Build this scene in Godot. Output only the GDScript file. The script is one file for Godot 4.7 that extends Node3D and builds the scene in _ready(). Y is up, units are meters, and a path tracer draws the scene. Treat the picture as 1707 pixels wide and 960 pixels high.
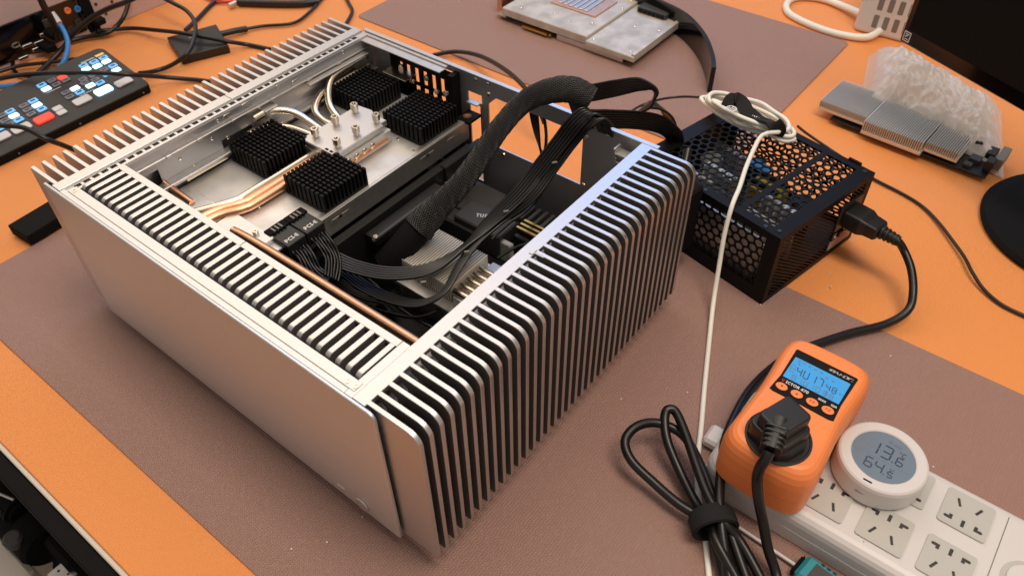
extends Node3D
# A fanless aluminium computer case standing open on leather desk mats. Shapes are written in millimetres and scaled when they are committed.
const MM := 0.001
var mats := {}
var taken := {}

func v(x, y, z) -> Vector3:
	return Vector3(x, y, z)


class MB:
	var p := PackedVector3Array()
	var n := PackedVector3Array()
	var u := PackedVector2Array()
	var xf := Transform3D.IDENTITY

	func tri(a: Vector3, b: Vector3, c: Vector3, na: Vector3, nb: Vector3, nc: Vector3, ua := Vector2.ZERO, ub := Vector2.ZERO, uc := Vector2.ZERO) -> void:
		p.append(xf * a); p.append(xf * c); p.append(xf * b)
		n.append((xf.basis * na).normalized()); n.append((xf.basis * nc).normalized()); n.append((xf.basis * nb).normalized())
		u.append(ua); u.append(uc); u.append(ub)

	func ftri(a: Vector3, b: Vector3, c: Vector3) -> void:
		var k := (b - a).cross(c - a)
		if k.length_squared() < 1e-12:
			return
		k = k.normalized()
		tri(a, b, c, k, k, k)

	func quad(a: Vector3, b: Vector3, c: Vector3, d: Vector3) -> void:
		var k := (c - a).cross(d - b)
		if k.length_squared() < 1e-14:
			return
		k = k.normalized()
		tri(a, b, c, k, k, k, Vector2(0, 1), Vector2(1, 1), Vector2(1, 0))
		tri(a, c, d, k, k, k, Vector2(0, 1), Vector2(1, 0), Vector2(0, 0))

	func box(x0: float, x1: float, y0: float, y1: float, z0: float, z1: float, ch := 0.0) -> void:
		var lo := Vector3(x0, y0, z0)
		var hi := Vector3(x1, y1, z1)
		if ch <= 0.0:
			var c := []
			for i in 8:
				c.append(Vector3(hi.x if i & 1 else lo.x, hi.y if i & 2 else lo.y, hi.z if i & 4 else lo.z))
			quad(c[0], c[4], c[6], c[2]); quad(c[5], c[1], c[3], c[7])
			quad(c[0], c[1], c[5], c[4]); quad(c[2], c[6], c[7], c[3])
			quad(c[1], c[0], c[2], c[3]); quad(c[4], c[5], c[7], c[6])
			return
		var g := {}
		for i in 8:
			var s := Vector3(1 if i & 1 else -1, 1 if i & 2 else -1, 1 if i & 4 else -1)
			var k := Vector3(hi.x if i & 1 else lo.x, hi.y if i & 2 else lo.y, hi.z if i & 4 else lo.z)
			g[i] = [k - Vector3(0, s.y, s.z) * ch, k - Vector3(s.x, 0, s.z) * ch, k - Vector3(s.x, s.y, 0) * ch]
		quad(g[0][0], g[4][0], g[6][0], g[2][0]); quad(g[5][0], g[1][0], g[3][0], g[7][0])
		quad(g[0][1], g[1][1], g[5][1], g[4][1]); quad(g[2][1], g[6][1], g[7][1], g[3][1])
		quad(g[1][2], g[0][2], g[2][2], g[3][2]); quad(g[4][2], g[5][2], g[7][2], g[6][2])
		for e in [[0, 1, 1, 2], [2, 3, 1, 2], [4, 5, 1, 2], [6, 7, 1, 2], [0, 2, 0, 2], [1, 3, 0, 2], [4, 6, 0, 2], [5, 7, 0, 2], [0, 4, 0, 1], [1, 5, 0, 1], [2, 6, 0, 1], [3, 7, 0, 1]]:
			outq(g[e[0]][e[2]], g[e[1]][e[2]], g[e[1]][e[3]], g[e[0]][e[3]], (lo + hi) / 2)
		for i in 8:
			outt(g[i][0], g[i][1], g[i][2], (lo + hi) / 2)

	func outq(a: Vector3, b: Vector3, c: Vector3, d: Vector3, from: Vector3) -> void:
		if (c - a).cross(d - b).dot(a - from) > 0:
			quad(a, b, c, d)
		else:
			quad(d, c, b, a)

	func outt(a: Vector3, b: Vector3, c: Vector3, from: Vector3) -> void:
		if (b - a).cross(c - a).dot(a - from) > 0:
			ftri(a, b, c)
		else:
			ftri(a, c, b)

	func inset(poly: PackedVector2Array, d: float) -> PackedVector2Array:
		var out := PackedVector2Array()
		var m := poly.size()
		for i in m:
			var a := (poly[i] - poly[(i + m - 1) % m]).normalized()
			var b := (poly[(i + 1) % m] - poly[i]).normalized()
			var na := Vector2(-a.y, a.x)
			var nb := Vector2(-b.y, b.x)
			var h := na + nb
			out.append(poly[i] + h * (d / maxf(0.35, 1.0 + na.dot(nb))))
		return out

	func cap(poly: PackedVector2Array, z: float, up: bool) -> void:
		var ix := Geometry2D.triangulate_polygon(poly)
		if ix.is_empty(): print("open cap at ", z, " of ", poly.size())
		for i in range(0, ix.size(), 3):
			var a := Vector3(poly[ix[i]].x, poly[ix[i]].y, z)
			var b := Vector3(poly[ix[i + 1]].x, poly[ix[i + 1]].y, z)
			var c := Vector3(poly[ix[i + 2]].x, poly[ix[i + 2]].y, z)
			if ((b - a).cross(c - a).z > 0) == up:
				ftri(a, b, c)
			else:
				ftri(a, c, b)

	# counter-clockwise outline in local x, y, raised from z0 to z1; layers are [inset, z] from bottom to top
	func prism(poly: PackedVector2Array, z0: float, z1: float, ch := 0.0, round_steps := 1) -> void:
		var layers := []
		if ch > 0:
			for k in round_steps + 1:
				var t := PI / 2 * k / round_steps
				layers.append([ch * (1 - sin(t)), z0 + ch * (1 - cos(t))])
			for k in round_steps + 1:
				var t := PI / 2 * k / round_steps
				layers.append([ch * (1 - cos(t)), z1 - ch + ch * sin(t)])
		else:
			layers = [[0.0, z0], [0.0, z1]]
		stack(poly, layers)

	func stack(poly: PackedVector2Array, layers: Array, shrink := false) -> void:
		var rings := []
		var box := Rect2(poly[0], Vector2.ZERO)
		for q in poly:
			box = box.expand(q)
		var mid := box.get_center()
		for l in layers:
			if shrink:
				var r := PackedVector2Array()
				var f := Vector2(1.0 - 2.0 * l[0] / box.size.x, 1.0 - 2.0 * l[0] / box.size.y)
				for q in poly:
					r.append(mid + (q - mid) * f)
				rings.append(r)
			else:
				rings.append(inset(poly, l[0]) if l[0] != 0 else poly)
		var m := poly.size()
		for k in layers.size() - 1:
			var za: float = layers[k][1]
			var zb: float = layers[k + 1][1]
			var steep := atan2(layers[k + 1][0] - layers[k][0], zb - za)
			for i in m:
				var j := (i + 1) % m
				var a: Vector2 = rings[k][i]; var b: Vector2 = rings[k][j]
				var c: Vector2 = rings[k + 1][j]; var d: Vector2 = rings[k + 1][i]
				var e := (poly[j] - poly[i]).normalized()
				var f := Vector2(e.y, -e.x)
				var ep := (poly[i] - poly[(i + m - 1) % m]).normalized()
				var en := (poly[(j + 1) % m] - poly[j]).normalized()
				var fi := Vector2(ep.y, -ep.x)
				var fj := Vector2(en.y, -en.x)
				fi = (f + fi).normalized() if f.dot(fi) > 0.75 else f
				fj = (f + fj).normalized() if f.dot(fj) > 0.75 else f
				var ni := Vector3(fi.x * cos(steep), fi.y * cos(steep), sin(steep))
				var nj := Vector3(fj.x * cos(steep), fj.y * cos(steep), sin(steep))
				var A := Vector3(a.x, a.y, za); var B := Vector3(b.x, b.y, za); var C := Vector3(c.x, c.y, zb); var D := Vector3(d.x, d.y, zb)
				tri(A, B, C, ni, nj, nj)
				tri(A, C, D, ni, nj, ni)
		cap(rings[0], layers[0][1], false)
		cap(rings[-1], layers[-1][1], true)

	# outline with cut-out outlines (all counter-clockwise), from z0 to z1
	func plate(outline: PackedVector2Array, cuts: Array, z0: float, z1: float) -> void:
		var ring := outline.duplicate()
		for cut in cuts:
			var best := 1e9
			var bi := 0
			var bj := 0
			for i in ring.size():
				for j in cut.size():
					var d: float = ring[i].distance_squared_to(cut[j])
					if d < best:
						best = d; bi = i; bj = j
			var joined := PackedVector2Array()
			for i in bi + 1:
				joined.append(ring[i])
			for k in cut.size() + 1:
				joined.append(cut[(bj - k + cut.size() * 2) % cut.size()])
			for i in range(bi, ring.size()):
				joined.append(ring[i])
			ring = joined
		cap(ring, z1, true)
		for loop in [outline] + cuts:
			var m: int = loop.size()
			for i in m:
				var a: Vector2 = loop[i]; var b: Vector2 = loop[(i + 1) % m]
				if loop == outline:
					quad(Vector3(a.x, a.y, z0), Vector3(b.x, b.y, z0), Vector3(b.x, b.y, z1), Vector3(a.x, a.y, z1))
				else:
					quad(Vector3(b.x, b.y, z0), Vector3(a.x, a.y, z0), Vector3(a.x, a.y, z1), Vector3(b.x, b.y, z1))

	# flat sheet in local x, y from z0 to z1 with rectangular holes [x0, x1, y0, y1]
	func sheet(x0: float, x1: float, y0: float, y1: float, z0: float, z1: float, holes: Array) -> void:
		var xs := [x0, x1]
		var ys := [y0, y1]
		for h in holes:
			for k in [h[0], h[1]]:
				if k > x0 and k < x1 and not xs.has(k): xs.append(k)
			for k in [h[2], h[3]]:
				if k > y0 and k < y1 and not ys.has(k): ys.append(k)
		xs.sort(); ys.sort()
		var solid := func(i: int, j: int) -> bool:
			if i < 0 or j < 0 or i >= xs.size() - 1 or j >= ys.size() - 1:
				return false
			var mx: float = (xs[i] + xs[i + 1]) / 2.0
			var my: float = (ys[j] + ys[j + 1]) / 2.0
			for h in holes:
				if mx > h[0] and mx < h[1] and my > h[2] and my < h[3]:
					return false
			return true
		for i in xs.size() - 1:
			for j in ys.size() - 1:
				if not solid.call(i, j):
					continue
				var a: float = xs[i]; var b: float = xs[i + 1]; var c: float = ys[j]; var d: float = ys[j + 1]
				quad(Vector3(a, c, z1), Vector3(b, c, z1), Vector3(b, d, z1), Vector3(a, d, z1))
				quad(Vector3(b, c, z0), Vector3(a, c, z0), Vector3(a, d, z0), Vector3(b, d, z0))
				if not solid.call(i - 1, j): quad(Vector3(a, c, z0), Vector3(a, c, z1), Vector3(a, d, z1), Vector3(a, d, z0))
				if not solid.call(i + 1, j): quad(Vector3(b, c, z1), Vector3(b, c, z0), Vector3(b, d, z0), Vector3(b, d, z1))
				if not solid.call(i, j - 1): quad(Vector3(a, c, z0), Vector3(b, c, z0), Vector3(b, c, z1), Vector3(a, c, z1))
				if not solid.call(i, j + 1): quad(Vector3(a, d, z1), Vector3(b, d, z1), Vector3(b, d, z0), Vector3(a, d, z0))

	# hexagonal perforation in local x, y
	func honeycomb(x0: float, x1: float, y0: float, y1: float, z0: float, z1: float, pitch: float, hole: float) -> void:
		var R := pitch / sqrt(3.0)
		var row := 0
		var y := y0 + R
		while y < y1 - R * 0.5:
			var x := x0 + pitch / 2 + (pitch / 2 if row % 2 else 0.0)
			while x < x1 - pitch * 0.4:
				var o := Vector2(x, y)
				for k in 12:
					var t := k * PI / 6 + PI / 6
					var t2 := t + PI / 6
					var ra := R if k % 2 == 0 else R * cos(PI / 6)
					var rb := R if k % 2 == 1 else R * cos(PI / 6)
					var a := o + Vector2(cos(t), sin(t)) * ra; var b := o + Vector2(cos(t2), sin(t2)) * rb
					var c := o + Vector2(cos(t), sin(t)) * hole; var d := o + Vector2(cos(t2), sin(t2)) * hole
					quad(Vector3(a.x, a.y, z1), Vector3(b.x, b.y, z1), Vector3(d.x, d.y, z1), Vector3(c.x, c.y, z1))
					quad(Vector3(c.x, c.y, z0), Vector3(d.x, d.y, z0), Vector3(b.x, b.y, z0), Vector3(a.x, a.y, z0))
					quad(Vector3(c.x, c.y, z1), Vector3(d.x, d.y, z1), Vector3(d.x, d.y, z0), Vector3(c.x, c.y, z0))
				x += pitch
			y += R * 1.5
			row += 1

	func tube(pts: Array, r: float, seg := 10, closed := false, flat := 1.0, rs := []) -> void:
		var m := pts.size()
		var frames := []
		var t0: Vector3 = (pts[1] - pts[0]).normalized()
		var s: Vector3 = t0.cross(Vector3.UP if absf(t0.y) < 0.9 else Vector3.RIGHT).normalized()
		for i in m:
			var t: Vector3 = (pts[mini(i + 1, m - 1)] - pts[maxi(i - 1, 0)]).normalized()
			s = (s - t * s.dot(t)).normalized()
			frames.append([s, t.cross(s)])
		for i in m - 1:
			for k in seg:
				var a0 := TAU * k / seg; var a1 := TAU * (k + 1) / seg
				var q := []
				for e in [[i, a0], [i, a1], [i + 1, a1], [i + 1, a0]]:
					q.append(frames[e[0]][0] * cos(e[1]) + frames[e[0]][1] * sin(e[1]) * flat)
				var r0: float = r if rs.is_empty() else rs[i]
				var r1: float = r if rs.is_empty() else rs[i + 1]
				var A: Vector3 = pts[i] + q[0] * r0; var B: Vector3 = pts[i] + q[1] * r0
				var C: Vector3 = pts[i + 1] + q[2] * r1; var D: Vector3 = pts[i + 1] + q[3] * r1
				tri(A, B, C, q[0], q[1], q[2])
				tri(A, C, D, q[0], q[2], q[3])
		if not closed:
			for e in [0, m - 1]:
				for k in seg:
					var a0 := TAU * k / seg; var a1 := TAU * (k + 1) / seg
					var A: Vector3 = pts[e] + (frames[e][0] * cos(a0) + frames[e][1] * sin(a0) * flat) * r
					var B: Vector3 = pts[e] + (frames[e][0] * cos(a1) + frames[e][1] * sin(a1) * flat) * r
					if e == 0: ftri(pts[e], B, A)
					else: ftri(pts[e], A, B)

	# flat strap: rectangle of width w (along side) and thickness t swept along pts
	func strap(pts: Array, sides: Array, w: float, t: float) -> void:
		var m := pts.size()
		var last := []
		for i in m:
			var d: Vector3 = (pts[mini(i + 1, m - 1)] - pts[maxi(i - 1, 0)]).normalized()
			var s: Vector3 = sides[i]
			s = (s - d * s.dot(d)).normalized()
			var k := s.cross(d)
			var ring := [pts[i] - s * w / 2 - k * t / 2, pts[i] + s * w / 2 - k * t / 2, pts[i] + s * w / 2 + k * t / 2, pts[i] - s * w / 2 + k * t / 2]
			if i > 0:
				for e in 4:
					outq(last[e], last[(e + 1) % 4], ring[(e + 1) % 4], ring[e], (pts[i] + pts[i - 1]) / 2)
			if i == 0 or i == m - 1:
				outq(ring[0], ring[1], ring[2], ring[3], pts[1] if i == 0 else pts[m - 2])
			last = ring

	# profile of [radius, height] turned about local y
	func lathe(prof: Array, seg := 24) -> void:
		for i in prof.size() - 1:
			var a: Vector2 = Vector2(prof[i][0], prof[i][1]); var b: Vector2 = Vector2(prof[i + 1][0], prof[i + 1][1])
			var d := (b - a).normalized()
			var nn := Vector2(d.y, -d.x)
			for k in seg:
				var t := TAU * k / seg; var t2 := TAU * (k + 1) / seg
				var A := Vector3(a.x * cos(t), a.y, -a.x * sin(t)); var B := Vector3(a.x * cos(t2), a.y, -a.x * sin(t2))
				var C := Vector3(b.x * cos(t2), b.y, -b.x * sin(t2)); var D := Vector3(b.x * cos(t), b.y, -b.x * sin(t))
				var n1 := Vector3(nn.x * cos(t), nn.y, -nn.x * sin(t)); var n2 := Vector3(nn.x * cos(t2), nn.y, -nn.x * sin(t2))
				if b.x > 1e-6: tri(A, C, D, n1, n2, n1)
				if a.x > 1e-6: tri(A, B, C, n1, n2, n2)

	func disc_at(c: Vector3, r: float, h: float, seg := 12, ch := 0.0) -> void:
		var old := xf
		xf = xf * Transform3D(Basis.IDENTITY, c)
		if ch > 0: lathe([[r, 0], [r, h - ch], [r - ch, h], [0, h]], seg)
		else: lathe([[r, 0], [r, h], [0, h]], seg)
		xf = old

	func seg7(what: String, x: float, y: float, w: float, h: float, t: float, lean := 0.0, z := 0.15) -> void:
		var on: String = {"0": "abcdef", "1": "bc", "2": "abged", "3": "abgcd", "4": "fgbc", "5": "afgcd", "6": "afgedc", "7": "abc", "8": "abcdefg", "9": "abcdfg", "U": "bcdef", "C": "afed", "c": "ged", "H": "bcefg", "n": "abcef"}[what]
		var at := {"a": [0, 0, h], "d": [0, 0, 0], "g": [0, 0, h / 2], "b": [1, w, h / 2], "c": [1, w, 0], "f": [1, 0, h / 2], "e": [1, 0, 0]}
		for k in on:
			var e = at[k]
			var q: Array
			if e[0] == 0:
				q = [Vector2(t * 0.6, e[2] - t / 2), Vector2(w - t * 0.6, e[2] - t / 2), Vector2(w - t * 0.6, e[2] + t / 2), Vector2(t * 0.6, e[2] + t / 2)]
			else:
				q = [Vector2(e[1] - t / 2, e[2] + t * 0.3), Vector2(e[1] + t / 2, e[2] + t * 0.3), Vector2(e[1] + t / 2, e[2] + h / 2 - t * 0.3), Vector2(e[1] - t / 2, e[2] + h / 2 - t * 0.3)]
			var r := PackedVector2Array()
			for c in q:
				r.append(Vector2(x + c.x + c.y * lean, y + c.y))
			prism(r, 0.0, z)

	func mesh() -> ArrayMesh:
		var a := []
		a.resize(Mesh.ARRAY_MAX)
		var q := PackedVector3Array()
		q.resize(p.size())
		for i in p.size():
			q[i] = p[i] * MM
		a[Mesh.ARRAY_VERTEX] = q
		a[Mesh.ARRAY_NORMAL] = n
		a[Mesh.ARRAY_TEX_UV] = u
		var m := ArrayMesh.new()
		m.add_surface_from_arrays(Mesh.PRIMITIVE_TRIANGLES, a)
		return m


# ---------- naming and grouping ----------
func numbered(parent: Node, called: String) -> String:
	var key := "%d/%s" % [parent.get_instance_id(), called]
	var k: int = taken.get(key, 0)
	taken[key] = k + 1
	return called if k == 0 else "%s_%03d" % [called, k]

func thing(called: String, label: String, category: String, at := Vector3.ZERO, turn := Basis.IDENTITY, group := "") -> Node3D:
	var o := Node3D.new()
	o.name = numbered(self, called)
	add_child(o, true)
	o.transform = Transform3D(turn, at * MM)
	return tag(o, label, category, group)

func tag(o: Node3D, label: String, category: String, group := "") -> Node3D:
	o.set_meta("label", label)
	o.set_meta("category", category)
	if group: o.set_meta("group", group)
	return o

func put(called: String, m: Mesh, material: Material, parent: Node = self, at := Vector3.ZERO) -> MeshInstance3D:
	var o := MeshInstance3D.new()
	o.name = numbered(parent, called)
	o.mesh = m
	if material: o.material_override = material
	parent.add_child(o, true)
	o.position = at * MM
	return o

func obj(called: String, b: MB, material: Material, parent: Node = self) -> MeshInstance3D:
	return put(called, b.mesh(), material, parent)

func two_tone(a: MB, b: MB, ma: Material, mb: Material) -> ArrayMesh:
	var m := a.mesh()
	m.add_surface_from_arrays(Mesh.PRIMITIVE_TRIANGLES, b.mesh().surface_get_arrays(0))
	m.surface_set_material(0, ma)
	m.surface_set_material(1, mb)
	return m

func stuff(o: Node3D) -> Node3D:
	o.set_meta("kind", "stuff")
	return o

func words(called: String, s: String, size: float, material: Material, parent: Node, where: Transform3D, bold := true, centred := true) -> MeshInstance3D:
	var t := TextMesh.new()
	var f := SystemFont.new()
	f.font_names = PackedStringArray(["Droid Sans"])
	f.font_weight = 700 if bold else 400
	t.font = f
	t.text = s
	t.font_size = 48
	t.pixel_size = 0.001
	t.depth = 0.15 * 36.0 / size * MM
	t.curve_step = 2.0
	t.horizontal_alignment = HORIZONTAL_ALIGNMENT_CENTER if centred else HORIZONTAL_ALIGNMENT_LEFT
	var o := put(called, t, material, parent)
	o.transform = Transform3D(where.basis.scaled_local(Vector3.ONE * size / 36.0), where.origin * MM)
	return o

# ---------- small geometry helpers ----------
func UP(at := Vector3.ZERO, turn := 0.0) -> Transform3D:      # local x, y drawn on a horizontal surface, z up
	return Transform3D(Basis(Vector3.UP, turn) * Basis(Vector3(1, 0, 0), Vector3(0, 0, -1), Vector3(0, 1, 0)), at)

func spline(c: Array, sub := 8) -> Array:
	var out := []
	var m := c.size()
	for i in m - 1:
		var a: Vector3 = c[maxi(i - 1, 0)]; var b: Vector3 = c[i]; var d: Vector3 = c[i + 1]; var e: Vector3 = c[mini(i + 2, m - 1)]
		for k in sub:
			out.append(b.cubic_interpolate(d, a, e, float(k) / sub))
	out.append(c[-1])
	return out

func rrect(x0: float, x1: float, y0: float, y1: float, r, seg := 5) -> PackedVector2Array:
	var rr: Array = r if r is Array else [r, r, r, r]     # corners: x0y0, x1y0, x1y1, x0y1
	var out := PackedVector2Array()
	var cs := [[x0, y0, 1, 1, PI], [x1, y0, -1, 1, PI * 1.5], [x1, y1, -1, -1, 0.0], [x0, y1, 1, -1, PI * 0.5]]
	for i in 4:
		var k = cs[i]
		var q: float = rr[i]
		if q <= 0.01:
			out.append(Vector2(k[0], k[1]))
			continue
		for j in seg + 1:
			var t: float = k[4] + PI / 2 * j / seg
			out.append(Vector2(k[0] + k[2] * q + cos(t) * q, k[1] + k[3] * q + sin(t) * q))
	return out

func circle(c: Vector2, r: float, seg := 20) -> PackedVector2Array:
	var out := PackedVector2Array()
	for k in seg:
		out.append(c + Vector2(cos(TAU * k / seg), sin(TAU * k / seg)) * r)
	return out

func poly(a: Array) -> PackedVector2Array:
	var out := PackedVector2Array()
	for i in range(0, a.size(), 2):
		out.append(Vector2(a[i], a[i + 1]))
	return out

func wires(count: int, pts: Array, sides: Array, pitch: float, r: float, sub := 8, wob := 0.0) -> MB:
	var b := MB.new()
	var p := spline(pts, sub)
	var s := spline(sides, sub)
	for w in count:
		var q := []
		for i in p.size():
			var t: Vector3 = (p[mini(i + 1, p.size() - 1)] - p[maxi(i - 1, 0)]).normalized()
			var k: Vector3 = s[i]
			k = (k - t * k.dot(t)).normalized()
			q.append(p[i] + k * (w - (count - 1) / 2.0) * pitch + k.cross(t) * wob * sin(i * 0.9 + w * 1.7))
		b.tube(q, r, 7)
	return b

func cable(called: String, pts: Array, r: float, material: Material, label: String, category := "cable", group := "") -> MeshInstance3D:
	var b := MB.new()
	b.tube(spline(pts, 8), r, 10)
	var o := obj(called, b, material)
	tag(o, label, category, group)
	return o

# ---------- materials ----------
func hexcol(s: String) -> Color:
	return Color.html(s)

func mat(called: String, c: Color, rough := 0.5, metal := 0.0) -> StandardMaterial3D:
	var m := StandardMaterial3D.new()
	m.resource_name = called
	m.albedo_color = c
	m.roughness = rough
	m.metallic = metal
	mats[called] = m
	return m

func noise(kind: int, freq: float, seed_: int, size := 512, ramp: Gradient = null) -> NoiseTexture2D:
	var f := FastNoiseLite.new()
	f.noise_type = kind
	f.frequency = freq
	f.seed = seed_
	f.fractal_octaves = 3
	if kind == FastNoiseLite.TYPE_CELLULAR:
		f.fractal_type = FastNoiseLite.FRACTAL_NONE
		f.cellular_return_type = FastNoiseLite.RETURN_DISTANCE2_SUB
		f.cellular_jitter = 0.9
	var t := NoiseTexture2D.new()
	t.width = size
	t.height = size
	t.seamless = true
	t.noise = f
	if ramp: t.color_ramp = ramp
	return t

func ramp2(a: Color, b: Color) -> Gradient:
	var g := Gradient.new()
	g.set_color(0, a)
	g.set_color(1, b)
	return g

# pebbled grain that repeats without a seam: jittered cells, pebble tops white, creases dark
func grain(cells: int, size: int, seed_: int) -> ImageTexture:
	var rng := RandomNumberGenerator.new()
	rng.seed = seed_
	var px := PackedFloat32Array()
	var py := PackedFloat32Array()
	for i in cells * cells:
		px.append(rng.randf_range(0.2, 0.8))
		py.append(rng.randf_range(0.2, 0.8))
	var bytes := PackedByteArray()
	bytes.resize(size * size)
	var k := float(cells) / size
	for y in size:
		var fy := y * k
		var cy := int(fy)
		for x in size:
			var fx := x * k
			var cx := int(fx)
			var a := 9.0
			var b := 9.0
			for j in range(cy - 1, cy + 2):
				var row := posmod(j, cells) * cells
				for i in range(cx - 1, cx + 2):
					var q := row + posmod(i, cells)
					var dx := i + px[q] - fx
					var dy := j + py[q] - fy
					var d := dx * dx + dy * dy
					if d < a:
						b = a
						a = d
					elif d < b:
						b = d
			bytes[y * size + x] = int(255.0 * smoothstep(0.0, 0.62, sqrt(b) - sqrt(a)))
	return ImageTexture.create_from_image(Image.create_from_data(size, size, false, Image.FORMAT_L8, bytes))

func leather(m: StandardMaterial3D, tex: Texture2D, span_mm: float, height: float) -> void:
	m.uv1_triplanar = true
	m.uv1_world_triplanar = true
	m.uv1_scale = Vector3(1.0, 1.0, 1.25) * (1000.0 / span_mm)
	m.heightmap_enabled = true
	m.heightmap_scale = height
	m.heightmap_texture = tex

func mottle(m: StandardMaterial3D, seed_: int, span_mm: float, lo: float, freq := 0.01) -> void:
	m.uv1_triplanar = true
	m.uv1_world_triplanar = true
	m.uv1_scale = Vector3.ONE * (1000.0 / span_mm)
	m.albedo_texture = noise(FastNoiseLite.TYPE_SIMPLEX_SMOOTH, freq, seed_, 512, ramp2(Color(lo, lo, lo), Color(1, 1, 1)))

func make_materials() -> void:
	var m := mat("orange leatherette", Color.html("eb9752"), 0.6)
	var tex := grain(44, 512, 11)
	leather(m, tex, 76.0, 0.02)
	m = mat("brown leatherette", Color.html("a58276"), 0.55)
	leather(m, tex, 100.0, 0.06)
	m = mat("sandblasted aluminium", Color(0.84, 0.835, 0.83), 0.44, 1.0)
	m.uv1_triplanar = true
	m.uv1_world_triplanar = true
	m.uv1_scale = Vector3.ONE * 30.0
	m.roughness_texture = noise(FastNoiseLite.TYPE_SIMPLEX_SMOOTH, 0.03, 3, 256, ramp2(Color(0.86, 0.86, 0.86), Color(1, 1, 1)))
	m = mat("sheet metal", Color(0.74, 0.745, 0.76), 0.42, 0.8)
	m.uv1_triplanar = true
	m.uv1_world_triplanar = true
	m.uv1_scale = Vector3(8, 8, 8)
	m.roughness_texture = noise(FastNoiseLite.TYPE_SIMPLEX_SMOOTH, 0.012, 8, 256, ramp2(Color(0.9, 0.9, 0.9), Color(1, 1, 1)))
	m = mat("milled aluminium", Color(0.88, 0.87, 0.85), 0.38, 1.0)
	mottle(m, 41, 60.0, 0.93)
	m = mat("smudged aluminium", Color(0.92, 0.915, 0.90), 0.46, 0.8)
	mottle(m, 44, 160.0, 0.86, 0.008)
	mat("polished nickel", Color(0.92, 0.87, 0.80), 0.24, 1.0)
	m = mat("copper", Color(0.97, 0.75, 0.60), 0.36, 1.0)
	mottle(m, 5, 60.0, 0.92)
	mat("brass", Color(0.85, 0.68, 0.36), 0.3, 1.0)
	mat("black anodised", Color(0.066, 0.064, 0.063), 0.5).metallic_specular = 0.28
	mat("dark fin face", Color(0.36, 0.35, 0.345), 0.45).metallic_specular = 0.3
	m = mat("panel aluminium", Color(0.87, 0.885, 0.895), 0.52, 1.0)
	m.uv1_triplanar = true
	m.uv1_world_triplanar = true
	m.uv1_scale = Vector3.ONE * 7.0
	m.roughness_texture = noise(FastNoiseLite.TYPE_SIMPLEX_SMOOTH, 0.03, 13, 512, ramp2(Color(0.8, 0.8, 0.8), Color(1, 1, 1)))
	m = mat("stained plate metal", Color(0.86, 0.83, 0.78), 0.5, 0.35)
	mottle(m, 61, 150.0, 0.8, 0.007)
	mat("cast grey metal", Color(0.84, 0.82, 0.78), 0.45, 0.5)
	mat("black plastic", Color(0.11, 0.11, 0.11), 0.42)
	mat("glossy black", Color(0.045, 0.042, 0.042), 0.12)
	mat("matt black", Color(0.075, 0.073, 0.072), 0.75).metallic_specular = 0.25
	mat("black rubber", Color(0.062, 0.06, 0.06), 0.36)
	mat("black cloth", Color(0.085, 0.083, 0.08), 0.9)
	mat("dark grey", Color(0.24, 0.235, 0.23), 0.5)
	mat("grey plastic", Color(0.47, 0.46, 0.44), 0.5)
	mat("white plastic", Color(0.83, 0.82, 0.81), 0.4)
	mat("off white rubber", Color(0.93, 0.925, 0.88), 0.45)
	mat("socket grey", Color(0.73, 0.725, 0.70), 0.45)
	mat("orange plastic", Color.html("f58d4e"), 0.42)
	mat("teal plastic", Color(0.16, 0.55, 0.60), 0.4)
	mat("blue plastic", Color(0.22, 0.52, 0.80), 0.4)
	mat("yellow tape", Color(0.62, 0.55, 0.16), 0.45)
	mat("circuit board", Color(0.07, 0.075, 0.07), 0.5)
	mat("white print", Color(0.86, 0.86, 0.84), 0.5)
	mat("grey print", Color(0.62, 0.61, 0.59), 0.5)
	mat("red print", Color(0.80, 0.18, 0.13), 0.5)
	mat("dark print", Color(0.19, 0.23, 0.31), 0.6)
	mat("faint print", Color(0.40, 0.46, 0.52), 0.6)
	mat("pinkish metal", Color(0.80, 0.73, 0.72), 0.5, 0.3)
	mat("shadow gap", Color(0.02, 0.02, 0.02), 0.9)
	mat("cream edging", Color(0.82, 0.79, 0.74), 0.5)
	m = mat("beige floor", Color(0.66, 0.60, 0.52), 0.6)
	mottle(m, 77, 600.0, 0.85)
	m = mat("bubble film", Color(0.93, 0.92, 0.90, 0.5), 0.24)
	m.transparency = BaseMaterial3D.TRANSPARENCY_ALPHA
	m = mat("backlit display", Color(0.20, 0.45, 0.62), 0.25)
	m.emission_enabled = true
	m.emission = Color(0.22, 0.56, 0.80)
	m.emission_energy_multiplier = 0.78
	mat("grey display", Color(0.44, 0.505, 0.565), 0.3)
	for q in [["lit white key", Color(0.74, 0.92, 1.0), 2.6], ["lit blue key", Color(0.42, 0.72, 0.95), 1.0], ["lit red key", Color(1.0, 0.22, 0.14), 1.5], ["lamp glow", Color(1.0, 0.95, 0.88), 6.0]]:
		m = mat(q[0], q[1] * Color(0.6, 0.6, 0.6), 0.4)
		m.emission_enabled = true
		m.emission = q[1]
		m.emission_energy_multiplier = q[2]
	m = mat("unlit key", Color(0.80, 0.80, 0.80), 0.4)
	mat("small unlit key", Color(0.42, 0.43, 0.48), 0.4)
	mat("braided sleeve", Color(0.16, 0.157, 0.153), 0.4)

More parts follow.
